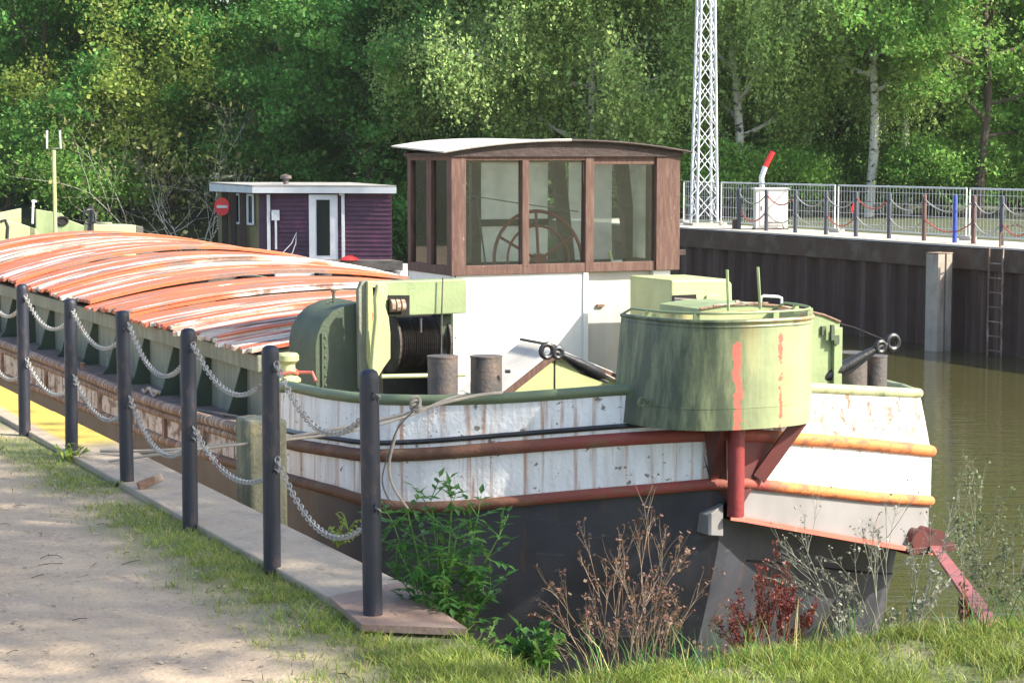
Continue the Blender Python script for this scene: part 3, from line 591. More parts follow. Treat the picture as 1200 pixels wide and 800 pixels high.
for a_, b_ in ((WT0 + .09, tmid - .05), (tmid + .05, WT1 - .07)):
    mb = MB(); mb.box((WV0 + .015, a_, zs + .07), (WV0 + .02, b_, zw1)); mb.build('window_pane', M_glass, whp)
for a_, b_ in ((va[1] + .04, va[2]), (va[2] + .21, va[3]), (va[3] + .2, WV1 - .05)):
    mb = MB(); mb.box((a_, WT1 - .03, zs + .05), (b_, WT1 - .025, zw1 - .02)); mb.build('window_pane', M_glass_dusty, whp)
for a_, b_ in ((WT0 + .08, tmid - .04), (tmid + .04, WT1 - .07)):
    mb = MB(); mb.box((WV1 - .03, a_, zs + .07), (WV1 - .025, b_, zw1)); mb.build('window_pane', M_glass_dusty, whp)
# roof: cambered slab with overhang
ra = onT(523, 180, WT0 - .06); rb = onT(665, 165, WT0 - .06); rc = onT(800, 177, WT0 - .06)
vL = ra.x - .03; vR = WV1 + .08; zE = ra.z + .004; zK = rb.z - .004
def rz(v): q = (v - (vL + vR) / 2) / ((vR - vL) / 2); return zE + (zK - zE) * (1 - q * q)
mb = MB(); vv = np.linspace(vL, vR, 17); t0_, t1_ = WT0 - .07, WT1 + .12; 
def rt(v, t, dz=0): return (v, t, rz(v) + .045 * float(np.clip(.25 - (v - (vL + vR) / 2) / ((vR - vL) / 2), 0, 1)) * (t - t0_) + dz)
mb.strip([rt(v, t0_, .012) for v in vv], [rt(v, t1_, .012) for v in vv]); mb.strip([rt(v, t0_) for v in vv], [rt(v, t1_) for v in vv])
for q in (t0_, t1_): mb.strip([rt(v, q) for v in vv], [rt(v, q, .012) for v in vv])
for q in (vL, vR): mb.add([rt(q, t0_), rt(q, t1_), rt(q, t1_, .012), rt(q, t0_, .012)], [(0, 1, 2, 3)])
rfo = mb.build('roof', M_roof, whp)
mb = MB(); vv = np.linspace(WV0 - .03, WV1 + .02, 17)
for q in (WT0 - .035, WT1 - .01): mb.prism([(v, rz(v) - .003) for v in vv] + [(WV1 + .02, zt - .012), (WV0 - .03, zt - .012)], lambda a, b, q=q: (a, q, b), lambda a, b, q=q: (a, q + .03, b))
mb.box((WV0 - .028, WT0 - .005, zt - .010), (WV0 + .0, WT1 - .01, zE + .0)); mb.box((WV1 - .01, WT0 - .005, zt - .01), (WV1 + .018, WT1 - .01, zE)); mb.build('fascia', M_wood_dark, whp)
mb = MB(); vv2 = np.linspace(vL - .003, (vL + vR) / 2, 9); mb.tube([rt(v, t0_ - .004, .010) for v in vv2], .012, 6); mb.build('roof_edge_strip', M_roof, whp, smooth=True)
mb = MB(); mb.tube([rt(v, t0_ - .004, .006) for v in np.linspace((vL + vR) / 2, vR, 9)], .011, 6); mb.build('roof_edge_strip', M_wood_dark, whp, smooth=True)
mb = MB(); mb.box((WV0 + .06, WT0 + .1, zs - .05), (WV1 - .06, WT1 - .08, zs - .03)); mb.build('sill_board', M_wood_dark, whp)
# steering wheel
ctr = onT(631, 305, WT0 + .45); ctr = Vector((ctr.x, ctr.y, ctr.z)); rw = .42; sw = MB()
def cir(r, n=40): return [ctr + Vector((math.cos(2*math.pi*k/n)*r, .12*math.sin(2*math.pi*k/n)*r, math.sin(2*math.pi*k/n)*r)) for k in range(n)]
sw.tube(cir(rw), .016, 8, closed=True); sw.tube(cir(rw * .70), .011, 8, closed=True)
for k in range(6):
    an_ = math.pi/2 + k * math.pi/3; d = Vector((math.cos(an_), .12*math.sin(an_), math.sin(an_))); sw.tube([ctr, ctr + d * rw * 1.0], .013, 6)
sw.lathe([(0, -.05), (.06, -.05), (.06, .05), (0, .05)], ctr, 14, axis=(0, 1, 0)); sw.build('steering_wheel', M_wheelred, whp, smooth=True)
# curtain, lever, cable, paper
pc0 = onV(486, 200, WV0 + .09); pc1 = onV(500, 270, WV0 + .09)
mb = MB(); mb.grid([[(WV0 + .075 + .012 * math.sin(j * 1.9), WT1 - .12 - j * .028, z) for j in range(8)] for z in (zw1 - .18, (zw1 + zs) / 2 + .05)] ); mb.add([(WV0 + .078, WT1 - .12, (zw1+zs)/2 + .05), (WV0 + .078, WT1 - .316, (zw1+zs)/2 + .05), (WV0 + .078, WT1 - .2, (zw1+zs)/2 - .12)], [(0, 1, 2)]); mb.build('curtain', M_cloth, whp, solid=.004)
mb = MB(); mb.tube([onT(558, 228, WT0 + .3), onT(569, 310, WT0 + .25)], .008, 6); mb.build('lever', M_blacksteel, whp)
mb = MB(); mb.tube([onT(548, 229, WT0 + .5), onT(620, 240, WT0 + .5), onT(678, 248, WT0 + .5)], .005, 5); mb.build('cable', M_blacksteel, whp)
mb = MB(); q = onT(716, 309, WT0 + .04); mb.beam(onT(718, 309, WT0 + .045), onT(714, 294, WT0 + .045), .02, .02); mb.build('wood_chock', M_yellowgreen, whp)
mb = MB(); q = onT(723, 310, WT0 + .03); mb.box((q.x - .05, q.y, zs + .075), (q.x + .05, q.y + .03, zs + .088)); mb.build('paper', M_cloth, whp)
mb = MB(); q = onT(703, 358, WT0 + .07); mb.box((q.x - .035, q.y - .02, q.z - .01), (q.x + .035, q.y, q.z + .012)); mb.build('door_latch', M_lip, whp)

# ---- port winch: hood, side frame, lever, drum, gear beam
hp = [onT(x, y, 14.75) for x, y in ((371, 452), (369, 425), (369, 405), (372, 390), (379, 376), (390, 365), (405, 358), (424, 354), (424, 458))]
mb = MB(); poly = [(q.x, q.z) for q in hp]; poly[0] = (poly[0][0], FD); poly[-1] = (poly[-1][0], FD)
mb.prism(poly, lambda a, b: (a, 14.75, b), lambda a, b: (a, 15.35, b)); hood = mb.build('winch_hood', M_green_dull, B0, smooth=True, bevel=.008)
mb = MB()
for q in [(hp[3].x + .06, z) for z in np.arange(.1, .55, .075)]: mb = MB(); mb.lathe([(.014, 0), (.012, .008), (0, .012)], (q[0], 14.748, q[1]), 8, axis=(0, -1, 0)); mb.build('rivet', M_green_dull, hood)
mb = MB(); mb.box((hp[3].x + .03, 14.735, .0), (hp[3].x + .045, 14.749, .58)); mb.build('seam_strip', M_green_dull, hood)
mb = MB(); q = onT(391, 355, 14.8); mb.tube([q, q + Vector((0, 0, .08))], .012, 8); mb.lathe([(0, .0), (.022, .005), (.022, .02), (0, .03)], q + Vector((0, 0, .08)), 8); mb.tube([q + Vector((-.06, 0, .0)), q + Vector((-.01, 0, .02))], .01); mb.build('hood_catch', M_green_dull, hood)
# side frame plate
def quadT(pts, t0, t1):
    m = MB(); P = [onT(x, y, t0) for x, y in pts]; m.prism([(q.x, q.z) for q in P], lambda a, b: (a, t0, b), lambda a, b: (a, t1, b)); return m
fp = quadT([(422, 456), (420, 340), (424, 330), (431, 328), (432, 456)], 14.66, 14.72).build('winch_frame', M_coaming, B0, bevel=.006)
quadT([(431, 329), (447, 330), (455, 336), (454, 352), (445, 352), (440, 362), (438, 400), (441, 425), (436, 440), (431, 420)], 14.62, 14.66).build('guide_plate', M_yellowgreen, B0, bevel=.006)
quadT([(443, 333), (450, 340), (453, 350), (452, 360), (456, 372), (458, 390), (458, 420), (450, 431), (443, 443), (436, 432), (438, 400), (441, 372), (440, 350)], 14.46, 14.52).build('brake_lever', M_yellowgreen, B0, bevel=.01)
quadT([(438, 337), (447, 336), (446, 352), (445, 372), (440, 374)], 14.50, 14.525).build('brake_slot', M_dark, B0)
gb = MB(); P = [onT(x, y, 14.7) for x, y in ((447, 330), (547, 330), (547, 367), (510, 367), (478, 345), (452, 345))]
gb.box((P[0].x, 14.7, P[2].z), (P[1].x + .0, 14.86, P[0].z))
gbo = gb.build('gear_housing', M_green, B0, bevel=.008)
quadT([(455, 346), (480, 346), (480, 369), (455, 369)], 14.68, 14.696).build('housing_opening', M_dark, gbo)
for px_ in (460, 466, 472): q = onT(px_, 358, 14.66); mb = MB(); mb.lathe([(0, -.02), (.05, -.02), (.05, .01), (0, .01)], q, 14, axis=(1, 0, 0)); mb.build('gear_wheel', M_lip, gbo, smooth=True)
d0 = onT(457, 398, 15.0); d1 = onT(513, 398, 15.0)
mb = MB(); pr = []
L_ = d1.x - d0.x
for k in range(24): pr += [(.18, L_ * k / 24), (.197, L_ * (k + .5) / 24)]
mb.lathe([(0, -.02), (.24, -.02), (.24, 0)] + pr + [(.24, L_), (.24, L_ + .02), (0, L_ + .02)], (d0.x, 14.98, d0.z - .02), 28, axis=(1, 0, 0)); mb.build('cable_drum', M_cable, B0)
mb = MB(); q0 = onT(516, 365, 14.8); mb.box((q0.x, 14.8, FD), (q0.x + .10, 14.86, q0.z)); q0 = onT(535, 365, 14.8); mb.box((q0.x - .02, 14.9, FD), (q0.x + .02, 15.2, q0.z)); mb.build('winch_post', M_green_dull, B0, bevel=.005)
mb = MB(); q = onT(519, 325, 14.66); q2 = onT(517, 418, 14.66); mb.tube([q, q + Vector((-.01, 0, -.25)), q2], .006, 6); q = onT(493, 373, 14.66); mb.tube([q, q - Vector((0, 0, .11))], .01, 6); mb.build('control_rod', M_steel, B0)
mb = MB(); mb.tube([onT(447, 441, 14.3), onT(545, 439, 14.3)], .017, 8); mb.build('handrail_pipe', M_yellowgreen, B0, smooth=True)
# dark box behind winch (machinery body)
mb = MB(); mb.box((d0.x, 15.15, FD), (d1.x + .1, 15.28, .8)); mb.build('winch_backplate', M_blacksteel, B0)
# small bollard at port bulwark start
q = onV(343, 440, .10); mb = MB(); mb.lathe([(0, .0), (.10, 0), (.10, .02), (.06, .05), (.055, .13), (.085, .16), (.085, .20), (.07, .215), (0, .215)], (q.x + .05, q.y + .25, q.z - .07), 18); mb.build('capstan', M_yellowgreen, B0, smooth=True)
mb = MB(); c_ = Vector((q.x + .05, q.y + .25, q.z - .0)); mb.tube([c_ + Vector((math.cos(a_) * .075, math.sin(a_) * .075, .012 * math.sin(3*a_))) for a_ in np.linspace(0, 6.2, 20)] + [c_ + Vector((.16, -.1, .0)), c_ + Vector((.17, -.15, -.06))], .012, 6); mb.build('orange_rope', M_ledge, B0, smooth=True)

# ---- bollards (two pairs)
def bollard(pxa, pxb, pytop, t, m=M_steel, rim=RUST):
    a_ = onT(pxa, pytop, t); b_ = onT(pxb, pytop, t); r = (b_.x - a_.x) / 2 * .97; c = ((a_.x + b_.x) / 2, t + r)
    mb = MB(); mb.lathe([(r, FD), (r, a_.z - .012), (r + .004, a_.z - .01), (r + .004, a_.z), (r - .006, a_.z + .001), (0, a_.z + .001)], (*c, 0), 26); return mb.build('bollard', m, B0, smooth=True)
bollard(509, 543, 419, 13.15); b2 = bollard(560, 595, 419, 13.15, M_steel)
mb = MB(); q = onT(592, 435, 13.12); mb.tube([q, q + Vector((.035, -.01, 0))], .014, 6); mb.build('bollard_pin', M_blacksteel, b2)
bollard(992, 1025, 415, 13.25); bollard(1022, 1046, 418, 13.3)
# ---- companion hatch with gable and corrugated roof
tg = 13.55
pk = onT(650, 414, tg); lf = onT(594, 460, tg); rt_ = onT(738, 452, tg); sl1 = (pk.z - lf.z) / (pk.x - lf.x)
mb = MB(); half = (pk.x - lf.x) * 1.25; zb_ = pk.z - half * sl1 * .98
mb.prism([(pk.x - half, zb_), (pk.x, pk.z - .03), (pk.x + half * 1.35, zb_ + .05), (pk.x + half * 1.35, FD), (pk.x - half, FD)], lambda a, b: (a, tg, b), lambda a, b: (a, tg + .55, b)); comp = mb.build('companion_hatch', M_yellowgreen, B0)
mb = MB(); mb.beam((pk.x - half * 1.02, tg - .02, zb_ - .0), (pk.x + .0, tg - .02, pk.z), .05, .05); mb.beam((pk.x, tg - .022, pk.z), (pk.x + half * 1.4, tg - .022, zb_ + .07), .045, .035); mb.build('barge_board', M_wood, comp, bevel=.003)
mb = MB(); n_ = 90; A = []; B = []
for k in range(n_ + 1):
    tt_ = tg - .03 + .62 * k / n_; w_ = .006 * math.sin(k * math.pi / 3)
    A.append((pk.x, tt_, pk.z + .035 + w_)); B.append((pk.x - half * 1.05, tt_, zb_ + .02 + w_))
mb.strip(A, B); B2 = [(pk.x + half * 1.4, a_[1], a_[2] - (pk.z - zb_) * 1.0 + .05) for a_ in A]; mb.strip(A, B2); mb.build('corrugated_roof', M_roof, comp, solid=.004)
mb = MB(); mb.box((pk.x - .004, tg - .006, FD), (pk.x + .004, tg + .0, pk.z - .05)); mb.build('board_joint', M_dark, comp)
mb = MB(); mb.tube([(pk.x - .01, tg - .03, pk.z + .06), (pk.x - .01, tg + .56, pk.z + .06)], .012, 6); mb.build('ridge_bar', M_steel, comp)
# fairlead arms with eyes
def arm(eye, hub, tail, t, thick):
    e = onT(*eye, t); h = onT(*hub, t); q = onT(*tail, t + .08); mb = MB()
    n = 22; r = thick
    mb.tube([e + Vector((math.cos(2*math.pi*k/n) * r, 0, math.sin(2*math.pi*k/n) * r)) for k in range(n)], r * .42, 8, closed=True)
    mb.tube([h + Vector((math.cos(2*math.pi*k/n) * r * .75, -.01, math.sin(2*math.pi*k/n) * r * .75)) for k in range(n)], r * .38, 8, closed=True)
    d = (q - h); pts = [e + (h - e) * .5] + [h + d * s for s in (0, .2, .45, .7, .9, 1)]
    mb.tube(pts, [thick * .5, thick * .45, thick * .62, thick * .85, thick * .95, thick * .8, thick * .35], 10)
    up = Vector((0, 0, -thick * 1.25)); mb.tube([h + Vector((0, -.01, -.01)), h + d * .5 + up, h + d * 1.05 + up * .55], thick * .25, 6)
    return mb.build('mooring_arm', M_blacksteel, B0, smooth=True)
arm((641, 411), (653, 413), (709, 441), 13.05, .047)
arm((1046, 401), (1031, 406), (962, 445), 12.95, .052)
mb = MB(); mb.tube([onT(663, 415, 13.2), onT(728, 448, 13.2)], .009, 6); mb.build('stay_rod', M_pile, B0)
mb = MB(); mb.tube([onT(1037, 398, 12.95), onT(1000, 383, 13.3), onT(960, 373, 13.6)], .004, 4); mb.build('stay_wire', M_steel, B0)

# ---- green bow box
NL = onT(731, 505, 12.25).x; NR = onT(946, 500, 12.0).x; nz0 = onT(840, 505, 11.6).z; nz1 = onT(840, 378, 11.6).z
ncx = (NL + NR) / 2; nhw = (NR - NL) / 2
def noseplan(k, top):
    """k from 0 (port) .. 1 (starboard) ; bulging front, vertical starboard return"""
    a_ = math.pi * (1 - k); x = math.cos(a_); y = math.sin(a_) 
    x = math.copysign(abs(x) ** .72, x); y = abs(y) ** .62
    lean = .08 * top if x < 0 else 0
    return ncx + x * nhw - lean * x, 12.42 - y * .84 + (.02 * top if x < .5 else 0)
ks = np.linspace(0, 1, 49)
mb = MB(); rows = []
for top in (0, .33, .66, 1): rows.append([(*noseplan(k, top), nz0 + (nz1 - nz0) * top) for k in ks])
mb.grid(rows); bt = rows[0]; mb.add(bt, [tuple(range(len(bt)))])
inn = [(*noseplan(k, 1), nz1 - .10) for k in ks]; mb.add([(ncx + (x - ncx) * .96, y + .015, z) for x, y, z in inn], [tuple(range(len(inn)))])
mb.grid([rows[3], [(ncx + (x - ncx) * .96, y + .015, z - .0) for x, y, z in rows[3]], [(ncx + (x - ncx) * .96, y + .015, z - .10) for x, y, z in rows[3]]])
# flat back
mb.add([bt[0], bt[-1], rows[3][-1], rows[3][0]], [(0, 1, 2, 3)])
nose = mb.build('bow_box', M_nose, B0, smooth=True)
mb = MB(); mb.tube([(x, y - .004, z) for x, y, z in rows[3]], .014, 8); mb.tube([(x, y - .004, z - .035) for x, y, z in rows[3]], .006, 6); mb.build('rim', M_nose, nose, smooth=True)
mb = MB(); mb.tube([(*noseplan(k, .2)[:2], nz0 + (nz1 - nz0) * .2) for k in ks], .003, 5); mb.build('weld_seam', M_nose, nose)
mb = MB(); rl = [(ncx + (noseplan(k, 1)[0] - ncx) * .985, noseplan(k, 1)[1] + .02, nz1 + .055) for k in ks]
mb.tube([(rl[0][0], rl[0][1], nz1)] + rl[1:-1] + [(rl[-1][0], rl[-1][1], nz1)], .009, 8)
for k in (4, 14, 26, 38, 45): mb.box((rl[k][0] - .022, rl[k][1] - .006, nz1), (rl[k][0] + .022, rl[k][1] + .006, nz1 + .053))
mb.build('handrail', M_green, nose, smooth=True)
mb = MB(); q = noseplan(.10, 0); zq = onT(746, 471, q[1]).z
mb.tube([(q[0] - .028 + math.cos(a_) * .025, q[1] - .02, zq + math.sin(a_) * .028) for a_ in np.linspace(0, 2*math.pi, 15)[:-1]], .009, 6, closed=True); mb.tube([(q[0] - .0, q[1] - .02, zq), (q[0] + .04, q[1] - .01, zq + .005)], .008); mb.build('ring_eye', M_nose, nose, smooth=True)
# stuff on the bow behind the box: starboard hood, cabinet, rods, hoop
sh = [onT(x, y, 13.0) for x, y in ((820, 362), (850, 357), (880, 356), (910, 358), (940, 363), (965, 369), (984, 377))]
mb = MB(); mb.prism([(q.x, q.z) for q in sh] + [(sh[-1].x, FD), (sh[0].x, FD)], lambda a, b: (a, 13.0, b), lambda a, b: (a, 13.6, b)); sho = mb.build('anchor_winch_hood', M_green, B0)
mb = MB(); mb.tube([(q.x, 12.995, q.z) for q in sh], .011, 6); mb.build('hood_edge', M_lip, sho, smooth=True)
mb = MB(); q = onT(975, 405, 13.0)
mb.box((sh[-1].x - .07, 12.965, FD), (sh[-1].x + .005, 12.999, sh[-1].z - .04)); mb.build('hood_post', M_green, sho, bevel=.004)
mb = MB(); q = onT(973, 385, 12.97); mb.box((q.x - .01, 12.94, q.z - .09), (q.x + .02, 12.965, q.z + .03)); mb.box((q.x + .02, 12.945, q.z - .12), (q.x + .07, 12.965, q.z - .05)); mb.box((q.x - .07, 12.98, q.z - .05), (q.x - .03, 12.999, q.z + .02)); mb.build('hinge', M_green_dull, sho, bevel=.003)
mb = MB(); q = onT(898, 356, 13.1); r_ = onT(917, 356, 13.1)
a_, b_ = onT(891, 356, 13.1), onT(916, 356, 13.1); mb.tube([a_, a_ + Vector((.005, 0, .05)), a_ + Vector((.03, 0, .06)), b_ + Vector((-.03, 0, .055)), b_ + Vector((-.002, 0, .045)), b_], .011, 8); mb.build('grab_hoop', M_trim, sho, smooth=True)
mb = MB()
mb.tube([onT(854, 370, 12.6), onT(852, 316, 12.6)], .011, 6); mb.build('signal_rod', M_green, B0, smooth=True)
mb = MB(); mb.tube([onT(891, 362, 12.6), onT(888, 313, 12.6)], .011, 6); mb.build('signal_rod', M_green, B0, smooth=True)
mb = MB(); mb.tube([onT(836, 358, 12.7), onT(868, 355, 12.7), onT(900, 355, 12.7)], .008, 6); q = onT(866, 354, 12.7); mb.box((q.x - .03, 12.69, q.z), (q.x - .0, 12.71, q.z + .015)); mb.build('wire_lead', M_lip, B0)
# starboard gear cabinet (yellow green) seen right of the wheelhouse
cb = [onT(x, y, 14.3) for x, y in ((787, 460), (787, 328), (852, 327), (858, 332), (860, 460))]
mb = MB(); mb.prism([(q.x, q.z) for q in cb], lambda a, b: (a, 14.3, b), lambda a, b: (a, 15.0, b)); cbo = mb.build('gear_cabinet', M_yellowgreen, B0, bevel=.015)
quadT([(789, 346), (816, 345), (818, 372), (789, 374)], 14.28, 14.296).build('cabinet_opening', M_dark, cbo)
quadT([(828, 346), (845, 346), (845, 355), (828, 355)], 14.28, 14.296).build('cabinet_flap', M_yellowgreen, cbo, bevel=.003)
for px_ in (792, 799, 806): q = onT(px_, 358, 14.26); mb = MB(); mb.lathe([(0, -.02), (.05, -.02), (.05, .012), (0, .012)], q, 14, axis=(1, .0, 0)); mb.build('gear_wheel', M_steel, cbo, smooth=True)
mb = MB(); mb.tube([onT(790, 350, 14.25), onT(822, 352, 14.25)], .01); mb.build('shaft', M_steel, cbo)

# ---- stem: column, gussets, recess plate, bracket
pt_ = onT(865, 506, 11.74); pb_ = onT(865, 605, 11.74)
mb = MB(); mb.tube([(pt_.x, 11.76, nz0 + .02), (pt_.x, 11.76, pb_.z)], .057, 20); mb.build('stem_column', M_red, B0, smooth=True)
def onhull(px, py, off=-.012):
    i = min(range(i0, len(OUT) - 10), key=lambda q: abs(project(*W(BX + OUT[q][0], OUT[q][1], -.1))[0] - px))
    v, t = inset(*OUT[i], off); q = onT(px, py, t); return Vector((q.x, t, q.z))
def stempatch(left, right, z0_, z1_, m, name):
    pass
# recess: dark plates on both sides of the stem, between box and lower rail
L0 = [onhull(x, y, -.016) for x, y in ((818, 510), (835, 508), (850, 506), (864, 505))]; L1 = [onhull(x, y, -.016) for x, y in ((833, 566), (842, 576), (853, 590), (862, 605))]
mb = MB(); mb.strip(L0, L1); R0 = [onhull(x, y, -.016) for x, y in ((864, 505), (890, 507), (912, 509), (935, 512))]; R1_ = [onhull(x, y, -.016) for x, y in ((862, 605), (868, 596), (877, 580), (888, 564))]
mb.strip(R0, R1_); mb.build('stem_recess', M_darkred, B0)
mb = MB(); g0 = onhull(824, 509, -.02); g1 = onhull(832, 565, -.02)
mb.prism([(0, 0), (1, 0), (0, 1)], lambda a, b: Vector((g0.x + .02, 11.74, nz0 + .005)) if (a, b) == (1, 0) else (Vector((g0.x, g0.y, nz0 + .005)) if (a, b) == (0, 0) else Vector(g1)), lambda a, b: (Vector((g0.x + .04, 11.74, nz0 + .005)) if (a, b) == (1, 0) else (Vector((g0.x + .16, g0.y, nz0 + .005)) if (a, b) == (0, 0) else Vector(g1) + Vector((.12, 0, 0)))))
g2 = onhull(925, 511, -.02); g3 = onhull(886, 560, -.02)
mb.build('gusset', M_darkred, B0)
mb = MB(); mb.beam(Vector((g2.x - .03, 11.85, nz0)), Vector(g3) + Vector((0, -.03, 0)), .02, .10); mb.build('gusset', M_darkred, B0)
q = onT(846, 600, 12.05)
mb = MB(); P = [onT(x, y, 11.86) for x, y in ((836, 606), (854, 592), (854, 630), (836, 629))]; mb.prism([(a_.x, a_.z) for a_ in P], lambda a, b: (a, 11.93, b), lambda a, b: (a, 12.12, b)); mb.build('stem_bracket', M_greyhull, B0, bevel=.006)
# starboard bow roller
for px_ in (1069, 1088):
    mb = MB(); q = onT(px_, 631, 12.55); mb.lathe([(0, -.12), (.085, -.12), (.085, .12), (0, .12)], q, 20, axis=(0, 1, 0)); mb.build('bow_roller', M_darkred, B0, smooth=True)
mb = MB(); q = onT(1060, 640, 12.5); r_ = onT(1112, 640, 12.5); mb.box((q.x - .02, 12.4, q.z - .05), (r_.x, 12.75, q.z + .0)); mb.build('roller_frame', M_darkred, B0, bevel=.004)
# ---- mooring lip fittings on the port side deck
mb = MB(); q = onV(178, 462, .06)
mb.tube([q + Vector((0, d, .02 + .03 * math.sin(d * 20))) for d in np.linspace(-.25, .3, 14)], .016, 6); mb.tube([q + Vector((.02, d, .03)) for d in np.linspace(-.15, .2, 6)], .02, 6); mb.build('side_rope_coil', M_rope, B0, smooth=True)
mb = MB(); mb.tube([onV(190, 470, .1), onV(230, 480, .16), onV(280, 488, .16), onV(300, 487, .3)], .010, 6); mb.build('dark_rope', M_steel, B0)
mb = MB(); q = onV(97, 432, .02); mb.lathe([(.03, 0), (.02, .03), (.03, .06), (0, .07)], q, 10); mb.build('deck_pin', M_lip, B0)

# ---- stern of the barge beyond the hatch
TS = 33.0
def sternp(pts, t0, t1, name, m, bevel=.01):
    P = [onT(x, y, t0) for x, y in pts]; mb = MB(); mb.prism([(q.x, q.z) for q in P], lambda a, b: (a, t0, b), lambda a, b: (a, t1, b)); return mb.build(name, m, B0, bevel=bevel)
o = sternp([(-60, 300), (-60, 262), (0, 258), (24, 262), (42, 268), (60, 300)], 32.5, 33.4, 'stern_house', M_yellowgreen)
sternp([(-30, 262), (0, 249), (25, 244), (25, 262)], 34.2, 34.25, 'stern_bulwark', M_yellowgreen)
wing = sternp([(42, 245), (72, 250), (79, 257), (103, 266), (103, 300), (42, 300)], 34.0, 34.05, 'stern_bulwark', M_green)
mb = MB(); q = onT(73, 259, 33.98); mb.tube([q + Vector((math.cos(a_) * .09, 0, math.sin(a_) * .065)) for a_ in np.linspace(0, 2*math.pi, 21)[:-1]], .02, 6, closed=True); mb.lathe([(0, 0), (.075, 0)], q + Vector((0, .005, 0)), 16, axis=(0, 1, 0)); mb.build('hawse_hole', M_dark, wing)
sternp([(109, 300), (109, 263), (160, 264), (160, 300)], 33.0, 33.6, 'stern_locker', M_yellowgreen)
sternp([(160, 300), (160, 264), (168, 266), (168, 300)], 32.99, 33.6, 'locker_end', M_steel)
mb = MB(); q = onT(122, 262, 33.3); mb.lathe([(.0, .02), (.13, .02), (.13, 0), (.11, 0), (.11, -.08)][::-1], q, 16); mb.build('ventilator_cap', M_coaming, B0, smooth=True)
mb = MB(); q = onT(65, 280, 32.2); q1 = onT(63, 176, 32.2); a_ = onT(55, 174, 32.2); b_ = onT(71, 174, 32.2); a2 = onT(55, 153, 32.2); b2_ = onT(70, 153, 32.2)
mb.tube([q, q1], .03, 8); mb.build('mast', M_yellowgreen, B0, smooth=True)
mb = MB(); mb.tube([a2, a_, b_, b2_], .018, 8); mb.build('mast_fork', M_trim, B0, smooth=True)
mb = MB(); mb.tube([onT(38, 262, 33.5), onT(39, 234, 33.5)], .02, 6); mb.tube([onT(37, 236, 33.5), onT(43, 236, 33.5)], .018, 6); mb.build('vent_pipe', M_trim, B0)
mb = MB(); mb.tube([onT(106, 280, 32.6), onT(107, 240, 32.6)], [.06, .04], 8); q = onT(105, 254, 32.5)
mb.tube([q + Vector((math.cos(k_) * .10, .02 * math.sin(k_*2), math.sin(k_) * .12)) for k_ in np.linspace(0, 6.28*3, 50)], .018, 6); mb.build('hose_post', M_blacksteel, B0, smooth=True)
mb = MB(); mb.tube([onT(x, y, 32.3) for x, y in ((0, 260), (6, 258), (9, 266), (8, 280))], .03, 6); mb.build('hose', M_blacksteel, B0, smooth=True)
mb = MB(); mb.box((.05, 30.6, -.4), (5.15, 36.8, .18)); mb.build('stern_deck', M_deck, B0)

# ================================================================== red strut from boat to bank
pA = W(BX + onT(1095, 640, 12.5).x, 12.5, onT(1095, 640, 12.5).z); pB = onD(1166, 737, 8.5)
rs = thing('steel_strut', 'faded red steel beam running from the bow rollers down to the grassy bank', 'steel beam', pB, 0)
mb = MB(); d = pA - pB; mb.beam(Vector((0, 0, 0)) - d * .03, d, .085, .022); mb.beam(Vector((.03, 0, -.05)) - d * .03, d + Vector((.03, 0, -.05)), .02, .10); mb.build('angle_beam', mat('faded_red_strut', (.32, .085, .085), [dict(color=(.15, .06, .06), s=9, lo=.5, hi=.65, k=.7)], rough=.6), rs, bevel=.003)
mb = MB(); q = d * .28; mb.box(q + Vector((-.05, -.02, -.12)), q + Vector((.03, .05, -.02))); mb.build('clamp', M_darkred, rs, bevel=.004)

# ================================================================== timber pile, mooring rope
tp = thing('timber_pile', 'square mossy fender timber standing between quay slab and barge', 'timber post', (0, 0, 0), 0)
q = onz(307, 487, .33); c_, t_ = ct(q.x, q.y); tp.location = W(c_ - .02, t_ - .02, -2.4); tp.rotation_euler = (0, 0, ANG)
mb = MB(); mb.box((-.11, -.14, 0), (.13, .16, 2.72)); mb.build('timber', M_timber, tp, bevel=.02)
mb = MB(); mb.box((.02, -.155, .3), (.06, -.14, 2.7)); mb.build('iron_strap', M_steel, tp)
def rope(name, pts, r, label, m=M_rope):
    P = [Vector(p) for p in pts]; out = []
    for i in range(len(P) - 1):
        a0, a1, a2, a3 = P[max(i-1, 0)], P[i], P[i+1], P[min(i+2, len(P)-1)]
        for u in np.linspace(0, 1, 9)[:-1]: out.append(.5 * ((2*a1) + (a2 - a0)*u + (2*a0 - 5*a1 + 4*a2 - a3)*u*u + (3*a1 - a0 - 3*a2 + a3)*u**3))
    out.append(P[-1]); mb = MB(); mb.tube(out, r, 7); return tag(mb.build(name, m, smooth=True), label, 'rope')
rope('mooring_rope', [onz(118, 528, .04), onD(200, 527, 12.8), onD(330, 513, 12.9), onD(405, 500, 13.0), onD(470, 486, 13.1), onD(520, 472, 13.3), onD(560, 463, 13.6), onD(588, 460, 14.0)], .011, 'pale mooring rope stretched from the quay slab to the green gunwale')
rope('mooring_rope', [onz(128, 540, .04), onD(250, 524, 12.4), onD(400, 507, 12.8), onD(478, 487, 13.05), onD(520, 469, 13.4), onD(545, 462, 13.7)], .009, 'second thinner strand of rope sagging just below the pale mooring rope')
mb = MB(); kq = onD(487, 480, 13.1)
mb.tube([kq + Vector((math.cos(k_) * .03, .02 * math.sin(k_ * 2), math.sin(k_) * .03 + .004 * k_)) for k_ in np.linspace(0, 16, 50)], .010, 6)
tag(mb.build('rope_knot', M_rope, smooth=True), 'lumpy knot tied where the mooring strands meet over the white bulwark', 'rope knot')
